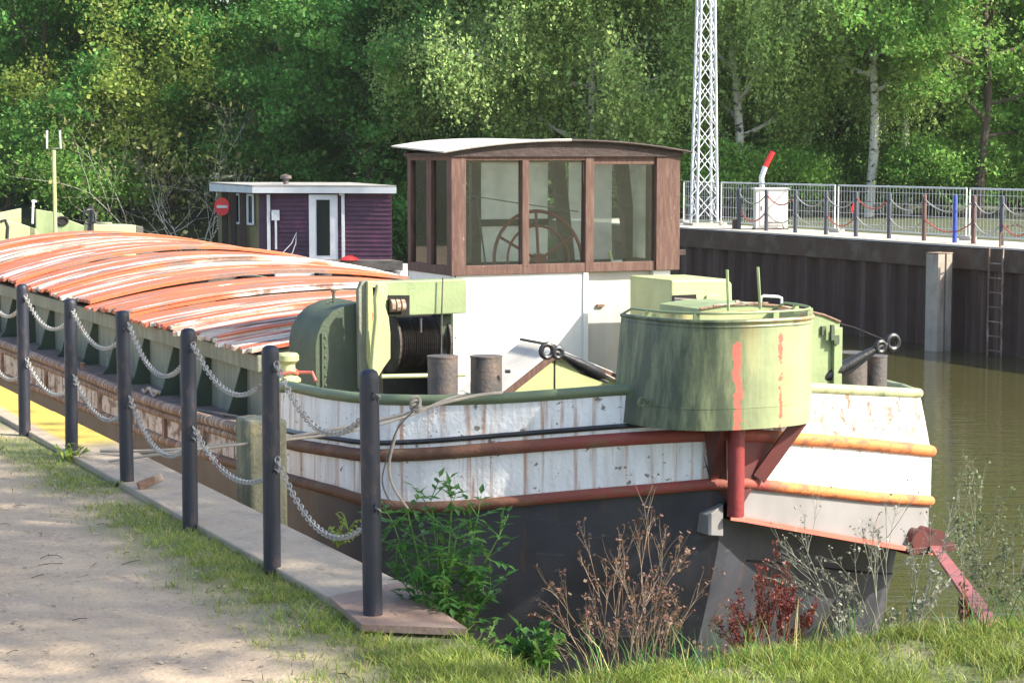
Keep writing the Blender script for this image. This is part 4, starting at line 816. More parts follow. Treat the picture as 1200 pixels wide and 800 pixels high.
rope('rope_tail', [onD(486, 482, 13.1), onD(470, 494, 13.05), onD(461, 520, 13.0), onD(456, 548, 13.0), onD(462, 572, 13.0), onD(478, 596, 13.0)], .009, 'loose rope end hanging down the white hull from the knot')
rope('rope_tail', [onD(484, 482, 13.05), onD(466, 502, 13.0), onD(456, 530, 13.0), onD(448, 560, 13.0), onD(454, 582, 13.0), onD(466, 592, 13.0)], .005, 'thin dark cord dangling beside the loose rope end on the hull', M_steel)

# ================================================================== near posts and chains
posts = [(437, 722), (319, 663), (223, 613), (149, 563), (84, 527), (29, 504)]
PH = [(437, 433), (319, 405), (223, 385), (149, 364), (84, 350), (29, 333)]
plist = []
plab = ['blue-black steel quay post nearest the camera, at the end of the chain row', 'second nearest blue-black quay post, standing in front of the timber pile', 'blue-black quay post third from the camera, left of the timber pile',
        'blue-black quay post with chains on both sides, fourth from the camera', 'blue-black quay post beside the end of the yellow painted edge', 'farthest visible blue-black quay post, near the left edge of the photo']
mb = MB(); r_ = .041; H_ = 1.05
mb.lathe([(r_, -.05), (r_, H_ - .04), (r_ * .96, H_ - .022), (r_ * .82, H_ - .008), (r_ * .5, H_), (0, H_ + .003)], (0, 0, 0), 24)
for i, (px, py) in enumerate(posts):
    g = onz(px, py, .025)
    q = onD(PH[i][0], PH[i][1], g.y); hh = q.z - g.z
    if i == 0:
        root = thing('quay_post', plab[0], 'post', g, 0, 'posts of the near chain fence'); mb.build('post', M_post, root, smooth=True)
        for zc_ in (.94, .47): m2 = MB(); m2.tube([(.012, -.040 + .014 * math.cos(a_), zc_ + math.sin(a_) * .014) for a_ in np.linspace(0, 6.28, 13)[:-1]], .004, 6, closed=True); m2.build('eyelet', M_post, root, smooth=True); proto_post = root
    else:
        root = copy_tree(proto_post); root['label'] = plab[i]; root.location = g
    root.scale = (1, 1, hh / H_)
    root.rotation_euler = (R(random.uniform(-1, 1)), R(random.uniform(-.8, .8)), R(random.uniform(0, 15)))
    plist.append((g, hh))
g7 = plist[-1][0] + (plist[-1][0] - plist[-2][0]); plist.append((g7, 1.05))
root = copy_tree(proto_post); root['label'] = 'quay post just outside the left edge holding the farthest chains'; root.location = g7; root.scale = (1, 1, 1)
def chain(name, A, Bq, sag, label, m=M_chain, link=.036, r=.0036, group='chains hung between the near posts'):
    L_ = (Bq - A).length; n = max(6, int((L_ + sag * sag * 2.6 / L_) / (link * .72))); P = [A.lerp(Bq, k / n) - Vector((0, 0, 4 * sag * (k / n) * (1 - k / n))) for k in range(n + 1)]
    mb = MB()
    for k in range(n):
        c = (P[k] + P[k+1]) / 2; d = (P[k+1] - P[k]).normalized(); s_ = d.cross(Vector((0, 0, 1))).normalized(); u = s_.cross(d)
        an_ = (math.pi/4 if k % 2 else -math.pi/4); w_ = s_ * math.cos(an_) + u * math.sin(an_); hl = link * .5; hw_ = .0125
        pts = []
        for a_ in np.linspace(0, 2*math.pi, 11)[:-1]: pts.append(c + d * (math.cos(a_) * hw_ + math.copysign(hl - hw_, math.cos(a_))) + w_ * math.sin(a_) * hw_)
        mb.tube(pts, r, 5, closed=True)
    return tag(mb.build(name, m, smooth=True), label, 'chain', group)
names_ = ['between the nearest post and the second', 'between the second and third nearest posts', 'between the third and fourth nearest posts', 'between the fourth and fifth nearest posts', 'between the two farthest visible posts', 'running out of the left edge of the photo']
sagU = [.24, .19, .22, .18, .16, .18]; sagL = [.23, .15, .20, .17, .15, .17]
for i in range(6):
    (a_, ha), (b_, hb) = plist[i], plist[i+1]
    dn = Vector((0, 0, 1)); off = Vector((.03, -.03, 0))
    chain('chain', a_ + dn * (ha * .90) + off, b_ + dn * (hb * .93) + off, sagU[i], 'upper galvanised chain ' + names_[i])
    chain('chain', a_ + dn * (ha * .44) + off, b_ + dn * (hb * .50) + off, sagL[i], 'lower galvanised chain ' + names_[i], M_chain)

# ================================================================== far quay furniture
def onc(px, c, z=0.0):
    k = (px - 600) / F
    # x/y = k' ; use ray at horizon-ish height
    r = ray(px, 265); s_ = c / (r[0] * NV[0] + r[1] * NV[1]); return Vector((r[0] * s_, r[1] * s_, z))
fpx = [866, 898, 932, 968, 1003, 1042, 1083, 1119, 1141, 1174, 1212]
fmat = [0, 0, 0, 0, 0, 0, 2, 1, 2, 0, 0]
fl = ['leftmost dark post on the far quay, in front of the fence start', 'dark far quay post in front of the cream cabinet', 'dark far quay post just right of the cream cabinet', 'dark far quay post left of the first fence joint', 'dark far quay post right of the first fence joint',
      'dark far quay post midway between the two fence joints', 'rusty far quay post just left of the blue post', 'bright blue post on the far quay', 'rusty brown far quay post just right of the blue post', 'dark far quay post beside the wall ladder', 'dark far quay post at the right edge of the photo']
fp_ = []; protos = {}
clab = ['span leftmost, before the cabinet', 'span over the cream cabinet', 'span right of the cream cabinet', 'span over the first fence joint', 'span right of the first fence joint', 'span left of the second fence joint', 'span behind the blue post', '', 'span left of the ladder', 'span right of the ladder']
for i, px in enumerate(fpx):
    g = onc(px, 27.95, .02); mb = MB(); mb.lathe([(.05, 0), (.05, 1.0), (.04, 1.03), (0, 1.035)], (0, 0, 0), 12)
    o = mb.build('far_quay_post', (M_postfar, M_postblue, M_postrust)[fmat[i]], smooth=True); o.location = g; tag(o, fl[i], 'post', 'posts of the far chain fence'); fp_.append(g)
for i in range(len(fp_) - 1):
    if i == 7: continue
    a_ = fp_[i]; b_ = fp_[i+1 if i != 6 else 8]
    for lv, z in (('upper', .92), ('lower', .48)):
        mb = MB(); mb.tube([a_.lerp(b_, k / 10) + Vector((0, 0, z - .26 * 4 * (k/10) * (1 - k/10))) for k in range(11)], .016, 5)
        red = (i + (lv == 'lower')) % 3 == 1
        o = tag(mb.build('far_chain', M_chainred if red else M_chain, smooth=True), lv + (' reddish' if red else ' grey') + ' far quay chain, ' + clab[i], 'chain', 'chains of the far quay fence')
# mesh fence panels
ends = [799, 843, 980, 1134, 1300]
flab = ['short mesh fence section behind the lattice pylon', 'galvanised mesh fence panel behind the cream cabinet', 'galvanised mesh fence panel in the middle, in front of the leaning birch', 'galvanised mesh fence panel at the right edge of the photo']
for i in range(4):
    a_ = onc(ends[i] + 2, 29.0); b_ = onc(ends[i+1] - 2, 29.0); L_ = (b_ - a_).length; az = math.atan2(b_.y - a_.y, b_.x - a_.x)
    f_ = thing('fence_panel', flab[i], 'fence', a_, az, 'mesh fence panels on the far quay'); HF = 1.17
    mb = MB(); mb.tube([(0, 0, .0), (0, 0, HF), (L_, 0, HF), (L_, 0, 0)], .022, 8); mb.tube([(0, 0, .12), (L_, 0, .12)], .018, 6); mb.build('frame', M_galv, f_, smooth=True)
    mb = MB()
    for x in np.arange(.12, L_ - .05, .125): mb.tube([(x, 0, .12), (x, 0, HF)], .0055, 4, cap=False)
    for z in np.arange(.25, HF, .26): mb.tube([(.0, 0, z), (L_, 0, z)], .0055, 4, cap=False)
    mb.build('wire_mesh', M_galv, f_)
    mb = MB(); mb.box((-.25, -.1, .0), (.15, .1, .12)); mb.build('foot_block', M_farpave, f_, bevel=.02)
# cabinet
g = onc(902, 28.6); cbx = thing('electric_cabinet', 'cream electric cabinet standing behind the far quay posts', 'cabinet', g, R(4))
mb = MB(); mb.box((-.40, -.2, .05), (.42, .2, 1.03)); mb.build('housing', M_cabinet, cbx, bevel=.01)
mb = MB(); mb.box((-.44, -.24, 1.03), (.46, .24, 1.08)); mb.build('lid', M_cabinet, cbx, bevel=.01)
mb = MB(); mb.box((-.42, -.22, -.02), (.44, .22, .05)); mb.build('plinth', M_steel, cbx)
mb = MB(); mb.box((-.30, -.215, .12), (.30, -.203, .98)); mb.build('door', M_cabinet, cbx, bevel=.004)
mb = MB(); mb.box((-.27, -.225, .5), (-.245, -.216, .62)); mb.build('handle', M_steel, cbx)
mb = MB(); mb.tube([(-.2, -.26, .20), (.25, -.26, .20), (.32, -.26, .04)], .018, 6); mb.build('kick_rail', M_steel, cbx)
# raised signal arm behind cabinet
g = onc(896, 30.0); sg = thing('barrier_arm', 'red and white barrier arm raised behind the cream cabinet', 'barrier', g, 0)
mb = MB(); mb.tube([(.0, 0, 0), (.0, 0, .9)], .06, 8); mb.build('stand', M_sigred, sg)
ps = [Vector((-.06, 0, .85)), Vector((-.10, 0, 1.3)), Vector((.0, 0, 1.60)), Vector((.20, 0, 2.0))]
mb = MB(); mb.tube([ps[0], ps[1], ps[2]], .07, 8); mb.build('white_section', M_pylon, sg, smooth=True)
mb = MB(); mb.tube([ps[2], ps[3]], .075, 8); mb.build('red_section', M_sigred, sg, smooth=True)
# small red flag on fence post
mb = MB(); g = onc(997, 28.9, .62); mb.add([(0, 0, 0), (.09, 0, .22), (.12, 0, .05), (.02, 0, -.12)], [(0, 1, 2, 3)]); o = mb.build('warning_ribbon', M_sigred, solid=.005); o.location = g; tag(o, 'scrap of red warning ribbon tied to the mesh fence', 'ribbon')
# lattice pylon
g = onc(825, 28.7); py_ = thing('lattice_pylon', 'white painted steel lattice pylon rising behind the far quay', 'pylon', g, R(12))
def hw(z): return max(.10, .29 - .019 * z)
mb = MB()
for sx in (-1, 1):
    for sy in (-1, 1): mb.beam((sx*hw(0), sy*hw(0), 0), (sx*hw(12), sy*hw(12), 12), .05, .05)
mb.build('corner_legs', M_pylon, py_)
mb = MB(); z = .2
while z < 11.3:
    h2 = .62; a_, b_ = hw(z), hw(z + h2)
    for s1 in (-1, 1):
        mb.beam((-a_, s1*a_, z), (b_, s1*b_, z + h2), .028, .018); mb.beam((a_, s1*a_, z), (-b_, s1*b_, z + h2), .028, .018)
        mb.beam((s1*a_, -a_, z), (s1*b_, b_, z + h2), .018, .028); mb.beam((s1*a_, a_, z), (s1*b_, -b_, z + h2), .018, .028)
    z += h2
mb.build('lattice_braces', M_pylon, py_)
mb = MB(); mb.box((-.45, -.45, -.1), (.45, .45, .08)); mb.build('footing', M_farpave, py_)
# stub
mb = MB(); mb.lathe([(.09, 0), (.09, .22), (0, .25)], (0, 0, 0), 10); o = mb.build('stub_post', M_postrust, smooth=True); o.location = onc(862, 28.0, .02); tag(o, 'short rusty stub post at the foot of the pylon on the far quay', 'stub post')
# dolphin pile
g = onc(1100, 26.75, -3.2); dp = thing('mooring_pile', 'pale steel mooring pile standing in the water against the dark quay wall', 'mooring pile', g, R(34))
mb = MB(); mb.box((-.20, -.2, 0), (.0, .15, 3.05)); mb.build('left_flange', M_pile, dp, bevel=.01)
mb = MB(); mb.box((.05, -.2, 0), (.22, .15, 3.05)); mb.build('right_flange', M_pile, dp, bevel=.01)
mb = MB(); mb.box((.0, -.14, 0), (.05, .15, 3.04)); mb.build('web', M_dark, dp)
mb = MB(); mb.box((-.21, -.21, 3.055), (.23, .16, 3.075)); mb.build('cap', M_lip, dp, bevel=.006)
# ladder
g = onc(1168, 27.12, -2.6); ld = thing('wall_ladder', 'rusty steel ladder fixed to the far quay wall at the right', 'ladder', g, ANG + R(90))
mb = MB()
for s_ in (-.22, .22): mb = MB(); mb.tube([(s_, 0, 0), (s_, 0, 2.62)], .022, 6); mb.build('rail', M_lip, ld)
for z in np.arange(.2, 2.6, .3): mb = MB(); mb.tube([(-.22, 0, z), (.22, 0, z)], .015, 6); mb.build('rung', M_lip, ld)
mb = MB()
mb.tube([(.25, -.3, 2.6), (.25, -.3, 2.9), (.2, -.45, 3.05), (.1, -.6, 3.08), (-.1, -.7, 3.0), (-.15, -.75, 2.62)], .022, 8); mb.build('grab_hoop', M_lip, ld, smooth=True)

# ================================================================== houseboat
D = 60.0
def hb(px, py, dd=0): return onD(px, py, D + dd)
hbx = thing('houseboat', 'small violet clapboard houseboat with flat pale roof moored beyond the barge', 'houseboat', Vector((hb(385, 304).x, D, -2.2)), 0)
O = hbx.location.copy()
def loc(v): return Vector(v) - O
zdk = hb(385, 303).z; zrf = hb(385, 225).z; zr_l = hb(302, 222).z
C0 = loc((hb(304, 300).x, D, -2.2)); C1 = loc((hb(461, 300).x, D - .6, -2.2)); C2 = loc((hb(256, 300, 2.6).x, D + 2.6, -2.2)); C3 = C1 + (C2 - C0)
zd = zdk - O.z; zt_ = hb(385, 226).z - O.z
mb = MB()
# clapboards: stepped courses on front
ncb = 15
for k in range(ncb):
    z0 = zd + (zt_ - zd) * k / ncb; z1 = zd + (zt_ - zd) * (k + 1) / ncb
    o1 = Vector((0, -.035, 0)); o0 = Vector((0, -.0, 0))
    A_, B_ = C0.copy(), C1.copy()
    mb.add([A_ + o1 + Vector((0, 0, z0)), B_ + o1 + Vector((0, 0, z0)), B_ + o0 + Vector((0, 0, z1)), A_ + o0 + Vector((0, 0, z1))], [(0, 1, 2, 3)])
    mb.add([A_ + o1 + Vector((0, 0, z0)), B_ + o1 + Vector((0, 0, z0)), B_ + o0 + Vector((0, 0, z0)), A_ + o0 + Vector((0, 0, z0))], [(0, 1, 2, 3)])
for P_, Q_ in ((C1, C3), (C3, C2)):
    mb.add([P_ + Vector((0, 0, zd)), Q_ + Vector((0, 0, zd)), Q_ + Vector((0, 0, zt_)), P_ + Vector((0, 0, zt_))], [(0, 1, 2, 3)])
mb.build('clapboard_wall', M_violet, hbx)
mb = MB(); mb.add([C0 + Vector((0, 0, zd)), C2 + Vector((0, 0, zd)), C2 + Vector((0, 0, zt_)), C0 + Vector((0, 0, zt_))], [(0, 1, 2, 3)]); mb.build('side_wall', M_olive, hbx)
for k, (s0, s1, m_) in enumerate(((.28, .36, M_wood_dark), (.50, .58, M_wood_dark), (.72, .8, M_wood_dark))):
    mb = MB(); a_ = C0.lerp(C2, s0) + Vector((-.12, -.05, zd)); mb.beam(a_, a_ + Vector((0, 0, zt_ - zd)), .18, .1, up=(0, 1, 0)); mb.build('porch_post', m_, hbx)
for s0 in (.1, .42):
    a_ = C0.lerp(C2, s0) + Vector((-.02, -.02, zd + 1.0)); b_ = C0.lerp(C2, s0 + .13) + Vector((-.02, -.02, zd + 1.0)); up_ = Vector((0, 0, .85))
    mb = MB(); mb.add([a_, b_, b_ + up_, a_ + up_], [(0, 1, 2, 3)]); wf = mb.build('side_window', M_glass_dark, hbx)
    mb = MB(); e = .03
    for P_, Q_ in ((a_, b_), (b_, b_ + up_), (b_ + up_, a_ + up_), (a_ + up_, a_)): mb.beam(P_ + Vector((-.02, -.02, 0)), Q_ + Vector((-.02, -.02, 0)), .06, .06)
    mb.build('sash', M_trim, wf)
# roof
mb = MB(); rp = [C0 + Vector((-.15, -.30, 0)), C1 + Vector((.15, -.30, 0)), C3 + Vector((.15, .2, 0)), C2 + Vector((-.25, .0, 0))]
mb.add([q + Vector((0, 0, zt_)) for q in rp] + [q + Vector((0, 0, zt_ + .17 + (.05 if k in (2, 3) else 0))) for k, q in enumerate(rp)], [(0, 1, 2, 3), (4, 5, 6, 7), (0, 1, 5, 4), (1, 2, 6, 5), (2, 3, 7, 6), (3, 0, 4, 7)])
rfx = mb.build('roof', M_trim, hbx)
mb = MB(); mb.add([q + Vector((0, 0, zt_ + .225 + (.05 if k in (2, 3) else 0))) for k, q in enumerate(rp)] + [q + Vector((0, 0, zt_ + .172 + (.05 if k in (2, 3) else 0))) for k, q in enumerate(rp)], [(0, 1, 2, 3), (4, 5, 6, 7), (0, 1, 5, 4), (1, 2, 6, 5), (2, 3, 7, 6), (3, 0, 4, 7)]); mb.build('roof_felt', M_lead, rfx)
mb = MB(); q = loc(hb(335, 214, .6)); mb.lathe([(.08, -.1), (.08, .10), (.17, .12), (.17, .20), (0, .26)], q, 14); mb.build('chimney_cowl', M_steel, rfx, smooth=True)
# door
a_ = loc(hb(364, 304)); b_ = loc(hb(396, 304)); yy = -.14; H_d = zt_ - zd - .02
def pl(px0, py0, px1, py1, y0, y1, name, m, parent, bevel=0):
    f = (( (px0 + px1) / 2 - 304) / 157) * -.6
    p_ = loc(hb(px0, py1, f)); q_ = loc(hb(px1, py0, f)); mb = MB(); mb.box((p_.x, p_.y + y0, p_.z), (q_.x, p_.y + y1, q_.z)); return mb.build(name, m, parent, bevel=bevel)
dr = pl(363, 228, 396, 306, -.16, -.05, 'door', M_trim, hbx, .01); pl(372, 234, 387, 299, -.175, -.163, 'door_glass', M_glass_dark, dr)
pl(314, 228, 317, 303, -.14, -.08, 'corner_trim', M_trim, hbx); pl(401, 228, 404, 306, -.14, -.08, 'drainpipe', M_trim, hbx); pl(398, 225, 404, 229, -.16, -.09, 'drainpipe_bend', M_trim, hbx)
pl(323, 256, 325, 292, -.15, -.12, 'thermometer_pole', M_trim, hbx); pl(319, 246, 328, 258, -.15, -.12, 'lantern', M_trim, hbx)
mb = MB(); mb.tube([loc(hb(x, y, -.4)) + Vector((0, -.1, 0)) for x, y in ((318, 303), (330, 298), (342, 285), (348, 272), (347, 285), (343, 296), (338, 304))], .014, 5); mb.build('hose', M_trim, hbx, smooth=True)
# deck
dk0 = C0 + Vector((-.9, -.6, zd - .30)); 
mb = MB(); mb.add([Vector(q) for q in ((C2.x - .4, C2.y, zd), (C0.x - .6, C0.y - .7, zd), (C1.x + .35, C1.y - .8, zd), (C3.x + .3, C3.y, zd))] + [Vector(q) for q in ((C2.x - .4, C2.y, zd - .27), (C0.x - .6, C0.y - .7, zd - .27), (C1.x + .35, C1.y - .8, zd - .27), (C3.x + .3, C3.y, zd - .27))], [(0, 1, 2, 3), (4, 5, 6, 7), (0, 1, 5, 4), (1, 2, 6, 5), (2, 3, 7, 6), (3, 0, 4, 7)]); dko = mb.build('timber_deck', M_hbdeck, hbx)
for px0, px1 in ((322, 368), (432, 470)):
    p_ = loc(hb(px0, 330, -1)); q_ = loc(hb(px1, 318, -1)); mb = MB(); mb.box((p_.x, -1.1, .1), (q_.x, 3, zd - .3)); mb.build('float_pontoon', M_trim, hbx, bevel=.03)
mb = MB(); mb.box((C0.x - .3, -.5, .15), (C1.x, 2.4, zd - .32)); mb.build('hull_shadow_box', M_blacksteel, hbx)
ob = MB(); q = loc(hb(381, 318, -1.3)); ob.lathe([(0, -.28), (.13, -.25), (.19, -.1), (.19, .06), (.14, .16), (0, .2)], q, 16); ob.tube([q + Vector((0, 0, -.3)), q + Vector((0, 0, -.8))], .07, 8); ob.build('outboard_motor', M_steel, hbx, smooth=True)
pl(377, 309, 395, 313, -.78, -.74, 'name_board', M_trim, hbx); pl(376, 309, 380, 313, -.80, -.782, 'flag_decal', M_postblue, hbx)
mb = MB(); q = loc(hb(265, 242, 1.7)); mb.lathe([(0, -.04), (.22, -.04), (.27, -.02), (.27, .03), (0, .03)], q + Vector((-.1, -.1, 0)), 22, axis=(-.5, -1, 0)); lf_ = mb.build('lifebuoy_case', M_sigred, hbx, smooth=True)
mb = MB(); qq = q + Vector((-.13, -.16, 0)); mb.box(qq + Vector((-.12, -.06, -.04)), qq + Vector((.2, -.02, .04))); mb.build('white_bar', M_trim, lf_)
pl(250, 226, 254, 298, 1.9, 2.0, 'white_pipe', M_trim, hbx)
mb = MB(); mb.lathe([(0, 0), (.28, .02), (.2, .09), (.08, .14), (0, .14)], loc(hb(410, 305, -.9)) + Vector((0, -.15, 0)), 12); o = mb.build('red_tarp_bundle', M_sigred, hbx, smooth=True)
mb = MB(); mb.tube([loc(hb(455, 306, -1.2)), loc(hb(463, 309, -1.2)), loc(hb(469, 313, -1.2)), loc(hb(470, 318, -1.2))], .025, 6); mb.build('handrail', M_trim, hbx, smooth=True)

# ================================================================== TREES
rng = np.random.default_rng(5)
def leaves_mesh(name, C, size, m, parent, elong=1.6, droop=0.0):
    n = len(C); d = rng.normal(size=(n, 3)); d[:, 2] -= droop; d /= np.linalg.norm(d, axis=1, keepdims=True)
    e = rng.normal(size=(n, 3)); e -= (e * d).sum(1, keepdims=True) * d; e /= np.linalg.norm(e, axis=1, keepdims=True)
    s = size * rng.uniform(.5, 1.0, (n, 1)) ** 1.0 * rng.choice([.8, 1.2, 1.75], (n, 1), p=[.5, .35, .15]); a_ = d * s * elong * .5; b_ = e * s * .5
    V = np.stack([C - a_, C + b_ - a_ * .1, C + a_, C - b_ - a_ * .1], 1).reshape(-1, 3); Q = np.arange(4 * n).reshape(n, 4)
    return fastmesh(name, V, Q, m, parent)
def limb(mb, p, d, L_, r, gen, tips, rs, up=.25, wob=.35):
    n = 5; pts = [p]; q = p.copy(); dd = d.normalized()
    for k in range(n):
        dd = (dd + Vector((rs.gauss(0, wob*.35), rs.gauss(0, wob*.35), rs.gauss(0, wob*.25) + up * .25))).normalized(); q = q + dd * L_ / n; pts.append(q.copy())
        if gen > 0 and k >= 1: 
            for _ in range(2 if gen > 1 else 1):
                sd = (dd + Vector((rs.gauss(0, .8), rs.gauss(0, .8), rs.gauss(0, .5)))).normalized(); limb(mb, q.copy(), sd, L_ * rs.uniform(.38, .6), r * .5 * (1 - k / 7), gen - 1, tips, rs, up, wob)
        if gen <= 1: tips.append(q.copy())
    mb.tube(pts, [r * (1 - .75 * k / n) for k in range(n + 1)], 6 if r > .03 else 4, cap=False)
def make_tree(kind, H, Rc, zbase, nl, leafmat, bark, seed, size=.10, clr=.75, lean=0.0):
    rs = random.Random(seed); root = thing('tree', 'tree', 'tree')
    root.name = {'birch': 'birch_tree'}.get(kind, 'broadleaf_tree' if kind == 'broad' else 'shrub')
    mb = MB(); tips = []; r0 = .17 if kind != 'shrub' else .05
    tr = [Vector((lean * z + .12 * math.sin(z * .7 + seed), .1 * math.sin(z * .9 + seed * 2), z)) for z in np.linspace(-.3, H * .93, 12)]
    if kind != 'shrub': mb.tube(tr, [r0 * (1 - .8 * k / 11) for k in range(12)], 9)
    nb = 16 if kind != 'shrub' else 9
    for k in range(nb):
        z = zbase + (H * .9 - zbase) * (k + .5) / nb if kind != 'shrub' else .1; f = (z - zbase) / (H - zbase)
        base = Vector((lean * z + .12 * math.sin(z * .7 + seed), .1 * math.sin(z * .9 + seed * 2), z))
        L_ = Rc * (math.sin(math.pi * min(1, .25 + .72 * f)) ** .7) * rs.uniform(.75, 1.05) if kind != 'shrub' else H * rs.uniform(.6, .95)
        a_ = k * 2.4 + rs.uniform(-.4, .4); d = Vector((math.cos(a_), math.sin(a_), rs.uniform(.1, .6) if kind != 'shrub' else rs.uniform(.9, 2.2)))
        limb(mb, base, d, L_, r0 * (.5 if kind == 'birch' else .38) if kind != 'shrub' else .03, 2, tips, rs, up=.15 if kind != 'birch' else .35)
    mb.build('trunk', bark, root, smooth=True)
    T = np.array([tuple(t) for t in tips]); T = T[T[:, 2] > .2]
    per = max(1, nl // len(T)); 
    C0_ = np.repeat(T, per, 0)
    if kind == 'birch':                                             # leaves hang in strands
        ns = len(C0_) // 9; st = T[rng.integers(0, len(T), ns)] + rng.normal(size=(ns, 3)) * .32; ln = rng.uniform(.5, 1.9, ns)
        u = rng.uniform(0, 1, (ns, 9)); P_ = st[:, None, :] + np.stack([rng.normal(size=(ns, 9)) * .05, rng.normal(size=(ns, 9)) * .05, -u * ln[:, None]], -1) + (np.stack([np.sin(ln * 9), np.cos(ln * 7), ln * 0], -1) * .18)[:, None, :] * u[..., None]
        P_ = P_.reshape(-1, 3); P_ = P_[P_[:, 2] > .3]; leaves_mesh('crown', P_, size, leafmat, root, 1.5, 1.0)
    else:
        csz = rng.uniform(.5, 1.0, len(T)); sg = np.repeat(csz, per)[:, None]
        off = rng.normal(size=(len(C0_), 3)) * np.array([.42, .42, .17]) * sg * (clr / .75)
        # leaf sprays: a flat layered clump tilted outwards
        dirn = C0_[:, :2] / (np.linalg.norm(C0_[:, :2], axis=1, keepdims=True) + .1); off[:, 2] -= (off[:, :2] * dirn).sum(1) * .35
        P_ = C0_ + off; P_ = P_[P_[:, 2] > .15]; leaves_mesh('crown', P_, size, leafmat, root, 1.5, .3)
    return root
protos = dict(
    darkA=make_tree('broad', 11, 4.3, .9, 85000, L_dark, M_bark, 1, .105),
    darkB=make_tree('broad', 12, 4.6, 1.2, 85000, L_dark, M_bark, 2, .108),
    midA=make_tree('broad', 10.5, 4.0, .8, 82000, L_mid, M_bark, 3, .10),
    midB=make_tree('broad', 11, 4.2, 2.2, 72000, L_mid, M_bark, 4, .10),
    birchA=make_tree('birch', 12, 4.2, 1.4, 200000, L_birch, M_birch, 5, .078),
    birchB=make_tree('birch', 12, 3.1, 2.4, 115000, L_birch, M_birch, 6, .072, lean=-.06),
    birchC=make_tree('birch', 12.5, 2.6, 3.6, 66000, L_birch, M_birch, 7, .072, lean=.02),
    yel=make_tree('shrub', 5.0, 2.3, .3, 26000, L_yel, M_bark, 8, .09),
    pale=make_tree('shrub', 5.2, 2.3, .3, 3000, L_pale, M_birch, 9, .10),
    low=make_tree('shrub', 2.6, 1.8, .2, 16000, L_mid, M_bark, 10, .09))
used = set()
def put(kind, px, D_, label, cat='tree', rz=0, s=1.0, group=None, z=None, sz=None):
    if kind in used: o = copy_tree(protos[kind])
    else: o = protos[kind]; used.add(kind)
    x = (px - 600) / F * D_; c_, t_ = ct(x, D_); zz = float(gh(c_, t_)) if z is None else z
    o.location = (x, D_, zz); o.rotation_euler = (0, 0, rz); o.scale = (s, s, sz or s); o['label'] = label; o['category'] = cat
    if group: o['group'] = group
    return o
GT = 'trees of the wood behind the canal'
put('darkA', 60, 74, 'large dark green broadleaf tree at the far left behind the barge stern', rz=.3, s=1.0, group=GT)
put('yel', 140, 70.6, 'bright yellow-green bushy shrub behind the barge mast', 'shrub', rz=1, s=1.15, group=GT)
put('pale', 222, 69.6, 'sparse shrub with pale bare twigs left of the houseboat roof', 'shrub', rz=2, s=1.15, group=GT)
put('low', 108, 69.6, 'low pale-tipped bush beside the coiled hose post on the barge stern', 'shrub', rz=.5, s=.95, group=GT)
put('low', 5, 69.8, 'low bush at the left edge above the barge stern', 'shrub', rz=2.2, s=1.1, group=GT)
put('darkB', 330, 73.5, 'tall dark green tree directly above the violet houseboat', rz=1.1, group=GT)
put('darkA', 430, 69.5, 'deep green tree between the houseboat and the wheelhouse', rz=2.6, s=.95, group=GT)
put('darkB', 200, 79, 'dark tree behind the pale twiggy shrub', rz=4, group=GT)
put('midA', 200, 84, 'mid green tree rising over the yellow-green shrub', rz=4.4, s=1.35, group=GT)
put('midB', -20, 82, 'lighter green tree at the top left corner', rz=5, s=1.2, group=GT)
put('birchA', 690, 66, 'big weeping birch with white branches above the wheelhouse roof', rz=.4, s=1.05, group=GT)
put('birchA', 575, 68.5, 'weeping birch left of the big white-branched birch', rz=2.9, s=.95, group=GT)
put('midA', 520, 76, 'green tree behind the left birch', rz=1.9, s=1.15, group=GT)
put('midA', 770, 76, 'mid green tree behind the lattice pylon on its left', rz=3.4, s=1.1, group=GT)
put('birchB', 868, 64, 'birch with drooping yellow-green twigs just right of the pylon', rz=.2, s=1.0, group=GT)
put('birchB', 945, 66, 'birch behind the cream cabinet with a pale straight trunk', rz=2.4, s=1.0, group=GT)
put('birchC', 1018, 63, 'slender birch with the most visible white trunk, behind the middle fence panel', rz=.6, group=GT)
put('birchC', 1034, 66, 'thin white-trunked birch close behind the slender one', rz=2.1, s=.95, group=GT)
put('birchC', 1062, 64.5, 'leaning pale birch right of the slender pair', rz=4.0, s=.95, group=GT)
put('midB', 1150, 62, 'bushy green tree behind the right fence panel', rz=.9, s=1.0, group=GT)
put('midA', 1225, 66, 'green tree cut by the right edge of the photo', rz=2.3, s=1.1, group=GT)
put('darkB', 1090, 72, 'darker tree in the wood behind the leaning birch', rz=5.5, s=1.1, group=GT)
put('darkA', 980, 74, 'dark tree in the wood behind the slender birches', rz=5.5, s=1.15, group=GT)
put('darkB', 860, 75, 'dark tree deep behind the yellow-green birch', rz=3.5, s=1.15, group=GT)
put('darkA', 1200, 76, 'dark tree deep in the wood at the right edge', rz=1.5, s=1.2, group=GT)
put('low', 800, 66, 'low bush at the foot of the lattice pylon', 'shrub', rz=1.2, s=.9, group=GT)
put('low', 925, 64, 'low undergrowth bush right of the cream cabinet', 'shrub', rz=3.2, s=.75, group=GT)
put('low', 1100, 63, 'low undergrowth bush under the leaning birch', 'shrub', rz=4.2, s=.85, group=GT)
put('low', 850, 63, 'leafy low bush between pylon and cabinet', 'shrub', rz=5.2, s=.8, group=GT)
for i_, (px_, lb_) in enumerate(((985, 'left'), (1180, 'right'))): put('low', px_, 66, 'undergrowth bush in the shade %s of the birch trunks' % lb_, 'shrub', rz=2 + i_, s=.9, group=GT)
